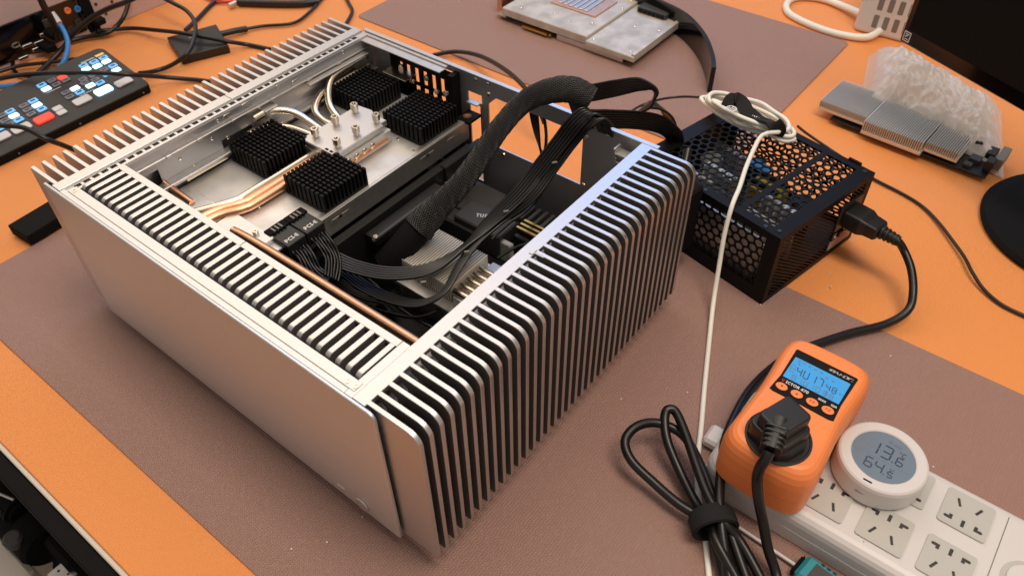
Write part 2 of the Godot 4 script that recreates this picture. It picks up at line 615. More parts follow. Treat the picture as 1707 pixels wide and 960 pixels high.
func unseen_lamp(at: Vector3, w: float, d: float, colour: Color, energy: float, label: String, look := Vector3.DOWN) -> void:
	var b := Basis.looking_at(look, Vector3.FORWARD if absf(look.y) > 0.9 else Vector3.UP)
	var o := Node3D.new()
	o.name = numbered(self, "unseen_lamp")
	add_child(o, true)
	o.transform = Transform3D(b, at)
	tag(o, label, "lamp", "ceiling lamps out of view")
	var h := MB.new()
	h.box(-w * 500 - 20, w * 500 + 20, -d * 500 - 20, d * 500 + 20, 12, 60, 3)
	obj("housing", h, mats["white plastic"], o)
	var g := MB.new()
	g.box(-w * 500, w * 500, -d * 500, d * 500, 4, 11)
	var gm: StandardMaterial3D = mats["lamp glow"].duplicate()
	gm.emission = colour
	gm.emission_energy_multiplier = 1.0
	obj("diffuser", g, gm, o)
	var l := AreaLight3D.new()
	l.name = "light"
	l.area_size = Vector2(w, d)
	l.light_color = colour
	l.light_energy = energy
	l.shadow_enabled = true
	l.set("area_range", 12.0)
	o.add_child(l)


func _ready() -> void:
	# ---------- camera ----------
	var cam := Camera3D.new()
	cam.name = "camera"
	cam.transform = Transform3D(Basis(Vector3(0.7875, -0.0111, -0.6162), Vector3(-0.43, 0.7064, -0.5622), Vector3(0.4415, 0.7077, 0.5516)).orthonormalized(), Vector3(0.61726, 0.55194, 0.16593))
	cam.fov = 40.26
	cam.near = 0.02
	cam.far = 40.0
	add_child(cam)
	cam.current = true
	var lens := CameraAttributesPhysical.new()
	lens.frustum_focal_length = 32.7
	lens.frustum_focus_distance = 0.66
	lens.exposure_aperture = 15.0
	cam.attributes = lens
	cam.fov = 40.26
	# ---------- surroundings, exposure ----------
	var we := WorldEnvironment.new()
	we.name = "surroundings"
	var e := Environment.new()
	e.background_mode = Environment.BG_COLOR
	e.background_color = Color(0.64, 0.60, 0.57)
	e.background_energy_multiplier = 1.0
	e.tonemap_mode = Environment.TONE_MAPPER_LINEAR
	e.tonemap_exposure = 0.99
	e.sdfgi_enabled = true
	e.ssao_enabled = true
	e.ssil_enabled = true
	we.environment = e
	add_child(we)
	make_materials()
	# ---------- lamps of the room, plus an added cool light ----------
	var warm := Color(1.0, 0.935, 0.87)
	unseen_lamp(Vector3(0.95, 1.95, -0.25), 1.2, 0.6, warm, 2.45, "warm white ceiling panel above the right side of the desk")
	unseen_lamp(Vector3(-0.8, 1.95, -0.85), 2.0, 1.6, warm, 1.0, "large warm white ceiling panel above the rear left of the desk")
	unseen_lamp(Vector3(-2.9, 1.95, -0.8), 2.2, 2.2, warm, 1.4, "large warm white ceiling panel far to the left of the desk")
	unseen_lamp(Vector3(-0.9, 1.95, -2.9), 1.8, 1.6, Color(0.48, 0.70, 1.0), 2.2, "added unseen cool blue light panel behind the desk for blue reflections")  # added source out of view, puts the blue reflections on the rear rails
	build_desk()
	build_case()
	build_graphics_cooler()
	build_motherboard()
	build_cables_in_case()
	build_power_supply()
	build_power_cord()
	build_strip()
	build_meter()
	build_hygrometer()
	build_background()
	build_left_side()


# ---------- desk, mats, floor ----------
func build_desk() -> void:
	var b := MB.new()
	b.box(-3000, 3500, -2, 0, -2500, 2500)
	var fl := put("floor", b.mesh(), mats["beige floor"])
	fl.position = Vector3(0, -0.72, 0)
	fl.set_meta("kind", "structure")
	var d := thing("desk", "wide desk topped with orange leatherette under the open computer case", "desk", v(0, 0, 0))
	b = MB.new()
	b.box(-476.5, 1400, -24, 0, -1500, 140, 0.8)
	obj("desktop", b, mats["orange leatherette"], d)
	b = MB.new()
	b.box(-476, 1400, -23, -1.2, 140.2, 144, 0.8)
	obj("edge_strip", b, mats["cream edging"], d)
	b = MB.new()
	b.box(-476, 1400, -60, -5, 144.2, 157.5, 0.9)
	obj("apron", b, mats["matt black"], d)
	b = MB.new()
	b.box(-470, 1395, -60, -24.3, -1450, 139)
	obj("underframe", b, mats["matt black"], d)
	for q in [[-430, 60], [-430, -1400], [1350, 60], [1350, -1400]]:
		b = MB.new()
		b.box(q[0] - 25, q[0] + 25, -718, -60.3, q[1] - 25, q[1] + 25, 2)
		obj("leg", b, mats["matt black"], d)
	var d2 := thing("desk", "second orange desk beyond the seam, under the open computer", "desk", v(0, 0, 0))
	b = MB.new()
	b.box(-1500, -477.3, -24, 0, -1500, 140, 0.8)
	obj("desktop", b, mats["orange leatherette"], d2)
	for q in [[-1440, 60], [-1440, -1400]]:
		b = MB.new()
		b.box(q[0] - 25, q[0] + 25, -718, -24.3, q[1] - 25, q[1] + 25, 2)
		obj("leg", b, mats["matt black"], d2)
	# desk mats
	b = MB.new()
	b.xf = UP()
	b.prism(rrect(-168, 1000, -83, 429, 4), 0.3, 2.2, 0.7)
	tag(obj("desk_mat", b, mats["brown leatherette"]), "brown leather desk mat lying under the silver computer case", "desk mat", "brown desk mats")
	b = MB.new()
	b.xf = UP()
	b.prism(rrect(-274, 352, 579, 945, 8), 0.3, 2.2, 0.7)
	tag(obj("desk_mat", b, mats["brown leatherette"]), "brown leather desk mat behind the case, under the bare graphics card", "desk mat", "brown desk mats")
	# things under the desk edge, bottom left
	var t := thing("folded_tripod", "black folded tripod lying below the desk edge at bottom left", "tripod", v(0, 0, 0))
	for q in [[v(-420, -300, 176), v(-150, -305, 158), 17], [v(-420, -318, 192), v(-120, -322, 172), 16], [v(-400, -350, 160), v(-40, -345, 150), 20]]:
		b = MB.new()
		b.tube([q[0], q[1]], q[2], 18)
		b.tube([q[1].lerp(q[0], 0.12), q[1].lerp(q[0], 0.02)], q[2] * 1.25, 18)
		obj("leg", b, mats["matt black"], t)
	b = MB.new()
	b.xf = Transform3D(Basis(Vector3(0, 0, 1), PI / 2 - 0.05), v(-105, -330, 160))
	b.lathe([[0, 0], [30, 0], [34, 6], [34, 34], [26, 44], [0, 44]], 28)
	obj("collar", b, mats["matt black"], t)
	b = MB.new()
	b.xf = Transform3D(Basis(Vector3(0, 0, 1), PI / 2), v(-80, -326, 150))
	b.box(-30, 24, -40, 20, -20, 16, 6)
	obj("head", b, mats["matt black"], t)
	for q in [[v(-215, -281, 176), v(-156, -283, 158)], [v(-205, -285, 190), v(-160, -290, 176)]]:
		b = MB.new()
		b.tube(q, 1.6, 10)
		obj("brace", b, mats["milled aluminium"], t)
	b = MB.new()
	b.xf = Transform3D(Basis.IDENTITY, v(-124, -308, 184))
	b.lathe([[0, 0], [12, 0], [12, 9], [8, 12], [0, 12]], 18)
	obj("knob", b, mats["dark grey"], t)
	b = MB.new()
	b.sheet(-13, 13, -11, 11, 0, 2, [[-8, -5, -2, 1], [4, 7, 3, 6], [4, 7, -6, -3]])
	b.xf = Transform3D.IDENTITY
	var pl := obj("metal_bracket", b, mats["milled aluminium"])
	pl.transform = Transform3D(Basis(Vector3.RIGHT, -PI / 2), v(-50, -318, 172) * MM)
	tag(pl, "small pale metal bracket plate with screw holes below the desk edge", "bracket")
	b = MB.new()
	b.box(-290, -90, -460, -330, 190, 330, 6)
	tag(obj("storage_box", b, mats["cream edging"]), "pale box standing on the floor under the folded tripod", "box")
	# specks of dust and crumbs
	var n := 0
	var spots := ["on the brown mat just left of the white cable", "on the brown mat right of the orange meter", "on the brown mat right of the round thermometer", "on the brown mat below the near corner of the power supply", "on the orange desk below the inlet plug", "on the brown mat in front of the case's lowest corner fin", "on the brown mat nearest the bottom edge, left of the case corner", "on the orange desk in front of the finned card", "on the orange desk under the power supply's slotted end", "on the orange desk between the switcher and the left fins", "on the brown mat right of the finned side, near the cord loops", "on the brown mat below the front panel's power button"]
	for q in [v(475,2,-254), v(600,2,-402), v(667,2,-308), v(479,2,-390), v(523,2,-455), v(336,2,3), v(313,2,54), v(567,0,-736), v(514,0,-475), v(-328,0,-169), v(433,2,-213), v(330,2,34)]:
		b = MB.new()
		b.disc_at(Vector3.ZERO, 0.9, 0.7, 5, 0.3)
		tag(put("crumb", b.mesh(), mats["white plastic"], self, q + v(0, 0.2 if q.y < 1 else 0.4, 0)), "tiny pale crumb " + spots[n], "crumb", "crumbs on the mats and desk")
		n += 1


# ---------- the case ----------
const H := 166.5
func build_case() -> void:
	var alu = mats["sandblasted aluminium"]
	var c := thing("computer_case", "large silver fanless computer case with finned sides and its lid off", "computer case", v(0, 2.2, 0))
	c.position = Vector3.ZERO
	var b := MB.new()
	b.prism(rrect(0, 378, 15, H, [3, 3, 5, 2]), -0.4, 2.2, 0.8, 2)
	obj("front_panel", b, mats["panel aluminium"], c)
	b = MB.new()
	b.xf = Transform3D(Basis.IDENTITY, v(340, 24.5, 2.15))
	b.prism(circle(Vector2.ZERO, 7.0, 32), 0, 1.5, 0.9, 3)
	obj("power_button", b, alu, c)
	b = MB.new()
	b.prism(rrect(313, 321, 25.3, 27.1, 0.8), 2.15, 2.5)
	obj("status_light", b, mats["white plastic"], c)
	b = MB.new()
	b.box(2, 372.5, 20, H - 1.5, -2.5, -0.5)
	obj("gap_shade_filler", b, mats["shadow gap"], c)  # added black filler, its colour stands in for shade in the panel gap
	# right cooling fins: one outline, 36 plates
	b = MB.new()
	b.prism(poly([374, 17, 408.5, 17, 410.5, 19.5]) + arc_pts(400.5, H - 10, 10, 0.0, PI / 2, 7) + poly([368, H, 368, H - 6, 374, H - 9]), -3.5, 0.0, 0.3)
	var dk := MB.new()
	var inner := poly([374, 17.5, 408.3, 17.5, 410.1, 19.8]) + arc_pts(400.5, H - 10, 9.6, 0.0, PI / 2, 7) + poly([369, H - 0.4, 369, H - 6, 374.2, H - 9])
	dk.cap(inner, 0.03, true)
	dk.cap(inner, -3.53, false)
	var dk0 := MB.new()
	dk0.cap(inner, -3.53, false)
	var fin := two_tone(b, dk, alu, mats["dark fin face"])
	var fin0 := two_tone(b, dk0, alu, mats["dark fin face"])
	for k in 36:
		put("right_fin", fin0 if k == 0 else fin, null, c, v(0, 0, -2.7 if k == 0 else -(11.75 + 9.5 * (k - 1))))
	b = MB.new()
	b.prism(poly([373.8, 17, 373.8, H - 18, 367, H - 11, 354, H - 11, 354, 17]), -338.5, -3)
	obj("right_heatsink_base", b, alu, c)
	b = MB.new()
	b.box(357.2, 368.2, H - 3.9, H, -338.5, -0.6, 0.3)
	obj("right_top_rail", b, alu, c)
	b = MB.new()
	b.box(350.5, 357, H - 3.5, H - 0.4, -53, -0.6)
	obj("right_inner_flange", b, alu, c)
	b = MB.new()
	b.box(364, 376, H - 0.02, H + 0.6, -172.6, -171.9)
	b.box(364.5, 367.5, H - 0.02, H + 0.7, -176, -170)
	obj("rail_joint", b, mats["milled aluminium"], c)
	# left cooling fins
	b = MB.new()
	b.prism(poly([14, H, -27.5, H, -28.5, H - 1.2, -31, 24, -29, 17, 8, 17, 8, H - 6]), -3.75, 0.0, 0.4)
	var lfin := b.mesh()
	for k in 36:
		put("left_fin", lfin, alu, c, v(0, 0, -2.6 - (9.45 * k)))
	b = MB.new()
	b.box(9.6, 20.5, H - 3.5, H + 0.15, -337.2, -0.6, 0.3)
	obj("left_top_rail", b, alu, c)
	b = MB.new()
	b.prism(poly([8, 17, 20, 17, 20, H - 7, 8, H - 7]), -337, -4)
	obj("left_heatsink_base", b, alu, c)
	var holes := []
	for k in 39:
		holes.append([22.2, 26.4, 11.5 + 8.1 * k, 17.2 + 8.1 * k])
	b = MB.new()
	b.xf = UP(v(0, H - 3.2, 0))
	b.sheet(20.3, 29.2, 3, 337, 0, 1.5, holes)
	obj("slotted_strip", b, alu, c)
	# front top strip with groove, screws
	b = MB.new()
	b.box(26.5, 355, H - 4, H, -12.6, -4.6, 0.3)
	b.box(20.8, 350, H - 4, H - 0.7, -4.6, -0.6)
	obj("front_top_strip", b, alu, c)
	for x in [31.5, 346, 353]:
		b = MB.new()
		b.xf = Transform3D(Basis.IDENTITY, v(x, H, -8))
		b.lathe([[1.7, 0], [1.7, 0.4], [1.0, 0.5], [0.9, 0.1], [0, 0.1]], 12)
		obj("countersunk_screw", b, mats["polished nickel"], c)
	# front grille: frame and bars
	b = MB.new()
	b.box(28.9, 350.3, H - 4, H, -53, -46.8, 0.3)
	obj("grille_frame", b, alu, c)
	b = MB.new()
	var bar := poly([-46.9, H, -46.9, H - 22, -16, H - 22, -14.4, H - 20]) 
	bar.append_array(arc_pts(-18.6, H - 4.2, 4.2, 0.0, PI / 2, 5))
	b.xf = Transform3D(Basis(Vector3(0, 0, 1), Vector3(0, 1, 0), Vector3(-1, 0, 0)), Vector3.ZERO)
	b.prism(bar, -4.25, 0, 0.2)
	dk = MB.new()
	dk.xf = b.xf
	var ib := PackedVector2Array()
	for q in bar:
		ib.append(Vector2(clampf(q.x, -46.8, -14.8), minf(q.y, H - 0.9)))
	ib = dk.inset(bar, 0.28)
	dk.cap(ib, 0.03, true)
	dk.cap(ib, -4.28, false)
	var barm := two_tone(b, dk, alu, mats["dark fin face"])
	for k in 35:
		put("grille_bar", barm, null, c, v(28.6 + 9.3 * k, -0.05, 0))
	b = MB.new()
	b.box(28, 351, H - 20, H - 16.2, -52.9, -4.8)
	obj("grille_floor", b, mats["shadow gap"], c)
	b = MB.new()
	b.box(29, 351, 22, H - 4.2, -52.6, -50.8)
	obj("front_inner_wall", b, mats["black anodised"], c)
	b = MB.new()
	b.box(189.6, 190.2, H - 0.3, H + 0.06, -53, -46.9)
	obj("joint_line", b, mats["dark grey"], c)
	b = MB.new()
	b.box(10, 20.4, H - 0.1, H + 0.2, -171.2, -170.5)
	obj("joint_line", b, mats["dark grey"], c)
	for q in [[196, -34], [196, -28], [203, -40]]:
		b = MB.new()
		b.disc_at(v(q[0], H - 16.2, q[1]), 1.8, 1.2, 12, 0.4)
		obj("frame_screw", b, mats["polished nickel"], c)
	# left inner wall: sheet with slots and folded ridge
	b = MB.new()
	b.xf = Transform3D(Basis(Vector3(0, 0, -1), Vector3(0, 1, 0), Vector3(1, 0, 0)), v(29.2, 0, 0))
	b.sheet(53, 338, 18, H - 3.3, 0, 1.2, [[60, 78, 128, 146], [143, 178, 128, 140]])
	obj("left_inner_wall", b, mats["sheet metal"], c)
	b = MB.new()
	b.box(30.4, 33.4, 153.5, 155.2, -336, -54, 0.4)
	for z in [-90, -122, -160, -205, -250, -290]:
		b.box(30.4, 34.4, 153.0, 155.8, z - 3, z + 3, 0.5)
	obj("folded_ridge", b, mats["milled aluminium"], c)
	for q in [[163, -156], [164, -177], [160.5, -236]]:
		b = MB.new()
		b.xf = Transform3D(Basis(Vector3(0, 0, -1), Vector3(0, 1, 0), Vector3(1, 0, 0)), v(30.35, q[0] - 3, q[1]))
		b.prism(rrect(-4.5, 4.5, -2.2, 2.2, 2.1), 0, 0.6, 0.3)
		obj("oval_plug", b, mats["milled aluminium"], c)
	for q in [[145, -100], [131, -110], [147, -135], [160, -146], [152, -190], [162, -215], [161, -300], [150, -320], [140, -150]]:
		b = MB.new()
		b.xf = Transform3D(Basis(Vector3(0, 0, -1), Vector3(1, 0, 0), Vector3(0, -1, 0)), v(30.3, q[0], q[1]))
		b.xf = Transform3D(Basis(Vector3(0, 0, 1), -PI / 2), v(30.3, q[0], q[1]))
		b.lathe([[1.7, 0], [1.5, 0.9], [0.8, 1.2], [0, 1.2]], 12)
		obj("rivet", b, mats["polished nickel"], c)
	# bottom and rear
	b = MB.new()
	b.box(20.5, 351.8, 17, 19, -341, -3)
	obj("bottom_plate", b, mats["sheet metal"], c)
	b = MB.new()
	b.xf = Transform3D(Basis.IDENTITY, v(0, 0, -343))
	var rear := [[161, 174.5, 40, 131.5], [185, 296, 92, 148], [159, 177, 135, 144], [60, 146, 45, 158]]
	b.sheet(20, 372, 17, H - 0.2, 0, 1.5, rear)
	b.ftri(v(185, 138, 1.45), v(195, 148, 1.45), v(185, 148, 1.45))
	obj("rear_panel", b, mats["sheet metal"], c)
	b = MB.new()
	b.box(20, 372.5, H - 1.2, H, -343.6, -338.8, 0.3)
	obj("rear_top_flange", b, alu, c)
	b = MB.new()
	b.box(24, 138, H - 4.5, H - 3.2, -341, -325.5, 0.3)
	b.box(24, 138, H - 3.2, H - 1.6, -341, -335, 0.3)
	obj("rear_shelf", b, mats["milled aluminium"], c)
	b = MB.new()
	b.box(161, 175, 133.5, 135, -341.5, -336, 0.3)
	obj("rear_tab", b, mats["milled aluminium"], c)
	for q in [[171, 160], [186, 160.5], [186, 149.5], [300, 147], [322, 158.5], [300, 93], [203, 86], [240, 86]]:
		b = MB.new()
		b.xf = Transform3D(Basis(Vector3.RIGHT, PI / 2), v(q[0], q[1], -341.5))
		b.lathe([[2.6, 0], [2.2, 1.0], [1.2, 1.5], [0, 1.5]], 14)
		obj("rear_screw", b, mats["polished nickel"], c)
	for q in [[343, 154], [345, 146]]:
		b = MB.new()
		b.box(q[0] - 6, q[0] + 8, q[1] - 1, q[1] + 1, -336, -326, 0.4)
		b.box(q[0] - 6, q[0] - 4, q[1] - 3, q[1] + 5, -336, -326, 0.4)
		obj("corner_clip", b, mats["milled aluminium"], c)
	# expansion slots at the rear
	b = MB.new()
	b.box(58, 148, 40, 45, -341, -337); b.box(58, 62, 45, 158, -341, -337); b.box(144, 150, 45, H - 6, -341, -330)
	obj("slot_frame", b, mats["black anodised"], c)
	for k in 7:
		b = MB.new()
		b.xf = Transform3D(Basis.IDENTITY, v(62.5 + k * 11.7, 46, -341))
		var hs := []
		hs.append([3.6, 8.6, 84, 100])
		if k > 1: hs.append([3.0, 8.8, 64, 80])
		if k == 0: hs = [[6, 10, 88, 100]]
		b.sheet(0, 11.5, 0, 111, 0, 1, hs)
		obj("slot_cover", b, mats["black anodised"], c)
	for q in [[72, 141], [86, 130], [107, 141], [120, 130], [133, 133], [141, 128]]:
		b = MB.new()
		b.xf = Transform3D(Basis(Vector3.RIGHT, PI / 2), v(q[0], q[1], -339.5))
		b.lathe([[3.2, 0], [3.2, 2.5], [2.4, 3.2], [1.0, 3.2], [0.9, 2.4], [0, 2.4]], 14)
		obj("thumb_nut", b, mats["polished nickel"], c)
	b = MB.new()
	b.box(60, 92, 138, 139.5, -340, -322, 0.3)
	obj("slot_bracket_tab", b, mats["polished nickel"], c)
	# feet
	for q in [[30, -30], [350, -30], [30, -310], [350, -310]]:
		b = MB.new()
		b.xf = Transform3D(Basis.IDENTITY, v(q[0], 2.3, q[1]))
		b.lathe([[0, 0], [15, 0], [16, 3], [16, 14.6], [0, 14.6]], 24)
		obj("foot", b, mats["black rubber"], c)
	# copper heat pipe behind the grille and its short neighbour
	b = MB.new()
	b.tube(spline([v(150, 147, -66), v(189, 150, -66), v(340, 150, -67), v(352, 148, -67)]), 3.6, 14)
	obj("copper_heat_pipe", b, mats["copper"], c)
	b = MB.new()
	b.tube([v(30, 130, -79), v(66, 125, -80)], 3.2, 12)
	obj("copper_heat_pipe", b, mats["copper"], c)


func arc_pts(cx: float, cy: float, r: float, a0: float, a1: float, seg: int) -> PackedVector2Array:
	var out := PackedVector2Array()
	for k in seg + 1:
		var t := a0 + (a1 - a0) * k / seg
		out.append(Vector2(cx + cos(t) * r, cy + sin(t) * r))
	return out


# ---------- graphics card with its heat-pipe cooler ----------
func build_graphics_cooler() -> void:
	var g := thing("graphics_card_cooler", "bare metal graphics card cooler with four black pin heatsinks inside the case", "graphics card", v(30, 92, -325))
	g.position = Vector3.ZERO
	var b := MB.new()
	b.box(33, 168, 117.5, 120, -326, -66, 0.4)
	obj("cold_plate", b, mats["smudged aluminium"], g)
	b = MB.new()
	b.box(36, 166, 102, 117.3, -324, -70)
	obj("card_body", b, mats["black plastic"], g)
	b = MB.new()
	b.box(168.2, 170.4, 100, 122, -328, -108, 0.5)
	b.box(163, 168.2, 120.3, 122, -328, -108, 0.4)
	for z in [-150, -158, -262, -270, -300]:
		b.box(168.2, 170.7, 112, 115, z - 6, z + 5)
	obj("side_rail", b, mats["milled aluminium"], g)
	b = MB.new()
	b.box(160, 176, 120.2, 123.5, -341, -322, 0.4)
	obj("corner_bracket", b, mats["black anodised"], g)
	b = MB.new()
	b.xf = Transform3D(Basis.IDENTITY, v(167, 123.5, -330))
	b.lathe([[4.2, 0], [4.2, 0.6], [2.0, 0.6], [1.9, 0.1], [0, 0.1]], 18)
	obj("ring_pad", b, mats["copper"], g)
	# four pin heatsinks
	for q in [[38, -144], [36, -268], [113.5, -267.5], [115.5, -143]]:
		var s := MB.new()
		s.box(q[0], q[0] + 51, 120.3, 123.5, q[1] - 51, q[1])
		for i in 9:
			for j in 12:
				var x: float = q[0] + 0.4 + i * 5.85
				var z: float = q[1] - 0.2 - j * 4.42
				s.quad(v(x, 140, z), v(x + 3.8, 140, z), v(x + 3.8, 140, z - 2.35), v(x, 140, z - 2.35))
				s.quad(v(x, 123.4, z), v(x + 3.8, 123.4, z), v(x + 3.8, 140, z), v(x, 140, z))
				s.quad(v(x + 3.8, 123.4, z), v(x + 3.8, 123.4, z - 2.35), v(x + 3.8, 140, z - 2.35), v(x + 3.8, 140, z))
				s.quad(v(x + 3.8, 123.4, z - 2.35), v(x, 123.4, z - 2.35), v(x, 140, z - 2.35), v(x + 3.8, 140, z - 2.35))
				s.quad(v(x, 123.4, z - 2.35), v(x, 123.4, z), v(x, 140, z), v(x, 140, z - 2.35))
		obj("pin_heatsink", s, mats["black anodised"], g)
	# central clamp block
	b = MB.new()
	b.box(88, 134, 120.2, 133, -258, -190, 0.6)
	obj("clamp_base", b, mats["milled aluminium"], g)
	b = MB.new()
	b.box(90, 136.5, 124.8, 126.2, -252, -196)
	obj("copper_shim", b, mats["copper"], g)
	b = MB.new()
	b.xf = UP(v(0, 133.2, 0))
	b.prism(poly([86, 194, 92, 190, 127, 190, 127, 196, 131, 196, 131, 252, 127, 252, 127, 260, 112, 260, 104, 264, 86, 262]), 0, 6.6, 0.7)
	obj("clamp_plate", b, mats["sandblasted aluminium"], g)
	for q in [v(93,143,-252), v(122,143,-252), v(122,143,-226), v(94,143,-201), v(122,143,-202), v(94,143,-226)]:
		b = MB.new()
		b.xf = Transform3D(Basis.IDENTITY, v(q.x, 139.8, q.z))
		b.lathe([[2.6, 0], [2.6, 2.5], [3.8, 2.6], [3.8, 8.2], [3.3, 8.8], [2.0, 8.8], [1.8, 8.0], [0, 8.0]], 18)
		var th := obj("thumb_screw", b, mats["polished nickel"], g)
		b = MB.new()
		b.box(q.x - 2.2, q.x + 2.2, 147.9, 148.0, q.z - 0.35, q.z + 0.35)
		b.box(q.x - 0.35, q.x + 0.35, 147.95, 148.05, q.z - 2.2, q.z + 2.2)
		obj("cross_slot", b, mats["shadow gap"], th)
	for k in 4:
		b = MB.new()
		b.xf = Transform3D(Basis(Vector3(0, 0, 1), -PI / 2), v(133.8, 127.6, -203 - k * 10))
		b.lathe([[3.4, 0], [3.2, 0.8], [1.5, 1.4], [0, 1.4]], 18)
		obj("pipe_end", b, mats["polished nickel"], g)
	# heat pipes from the block to the left wall
	for q in [[v(90, 128, -246), v(74, 128, -246), v(56, 133, -252), v(42, 142, -266), v(37, 147, -282), v(36, 148, -325)],
			[v(90, 128, -234), v(66, 128, -234), v(50, 131, -238), v(40, 135, -252), v(37, 137, -268), v(36, 137, -325)],
			[v(90, 128, -222), v(72, 129, -221), v(52, 138, -217), v(42, 144, -208), v(36.5, 147, -194), v(36, 147, -178)],
			[v(90, 128, -210), v(70, 128, -209), v(52, 130, -204), v(42, 133, -194), v(37, 135, -184), v(36, 135, -168)]]:
		b = MB.new()
		b.tube(spline(q), 3.8, 16)
		obj("heat_pipe", b, mats["polished nickel"], g)
	b = MB.new()
	b.box(30.6, 40, 129, 132, -335, -62, 0.4); b.box(30.6, 40, 151, 152.6, -325, -245, 0.4)
	for z in [-312, -196]:
		b.box(30.6, 40, 143, 151, z - 9, z + 7, 0.5)
	obj("wall_clamp", b, mats["milled aluminium"], g)
	b = MB.new()
	b.tube([v(35, 127, -96), v(35, 127, -140)], 3.2, 14)
	obj("heat_pipe", b, mats["polished nickel"], g)
	# pipes running to the front
	b = MB.new()
	b.tube(spline([v(96, 125.5, -192), v(96, 125.5, -120), v(94, 125, -104), v(82, 124.6, -80), v(74, 124.4, -66)]), 3.9, 16)
	obj("heat_pipe", b, mats["polished nickel"], g)
	for k in 2:
		b = MB.new()
		b.tube(spline([v(103.6 + k * 7.4, 125.2, -192), v(103.6 + k * 7.4, 125.2, -122 + k * 3), v(101 + k * 7.2, 125, -106 + k * 4), v(93 + k * 7, 124.8, -90 + k * 3), v(89 + k * 7.4, 124.4, -76), v(88 + k * 7.4, 124, -58)]), 3.8, 16)
		obj("copper_heat_pipe", b, mats["copper"], g)
	# grey end brackets at the front
	for q in [[58, 90, -93, -66], [104, 158, -95, -66]]:
		b = MB.new()
		b.box(q[0], q[1], 120.2, 124.5, q[2], q[3], 0.5)
		obj("end_bracket", b, mats["sandblasted aluminium"], g)
	for q in [v(85,127,-89), v(142,127,-88)]:
		b = MB.new()
		b.xf = Transform3D(Basis.IDENTITY, v(q.x, 124.5, q.z))
		b.lathe([[2.6, 0], [2.6, 2.6], [2.2, 3.0], [1.3, 3.0], [1.2, 2.2], [0, 2.2]], 14)
		obj("hex_screw", b, mats["polished nickel"], g)
	for q in [v(136,120,-263), v(159,120,-270), v(162,120,-258), v(139,120,-152), v(111,120,-115), v(108,120,-150)]:
		b = MB.new()
		b.disc_at(v(q.x, 120, q.z), 1.8, 0.8, 12, 0.3)
		obj("small_screw", b, mats["polished nickel"], g)


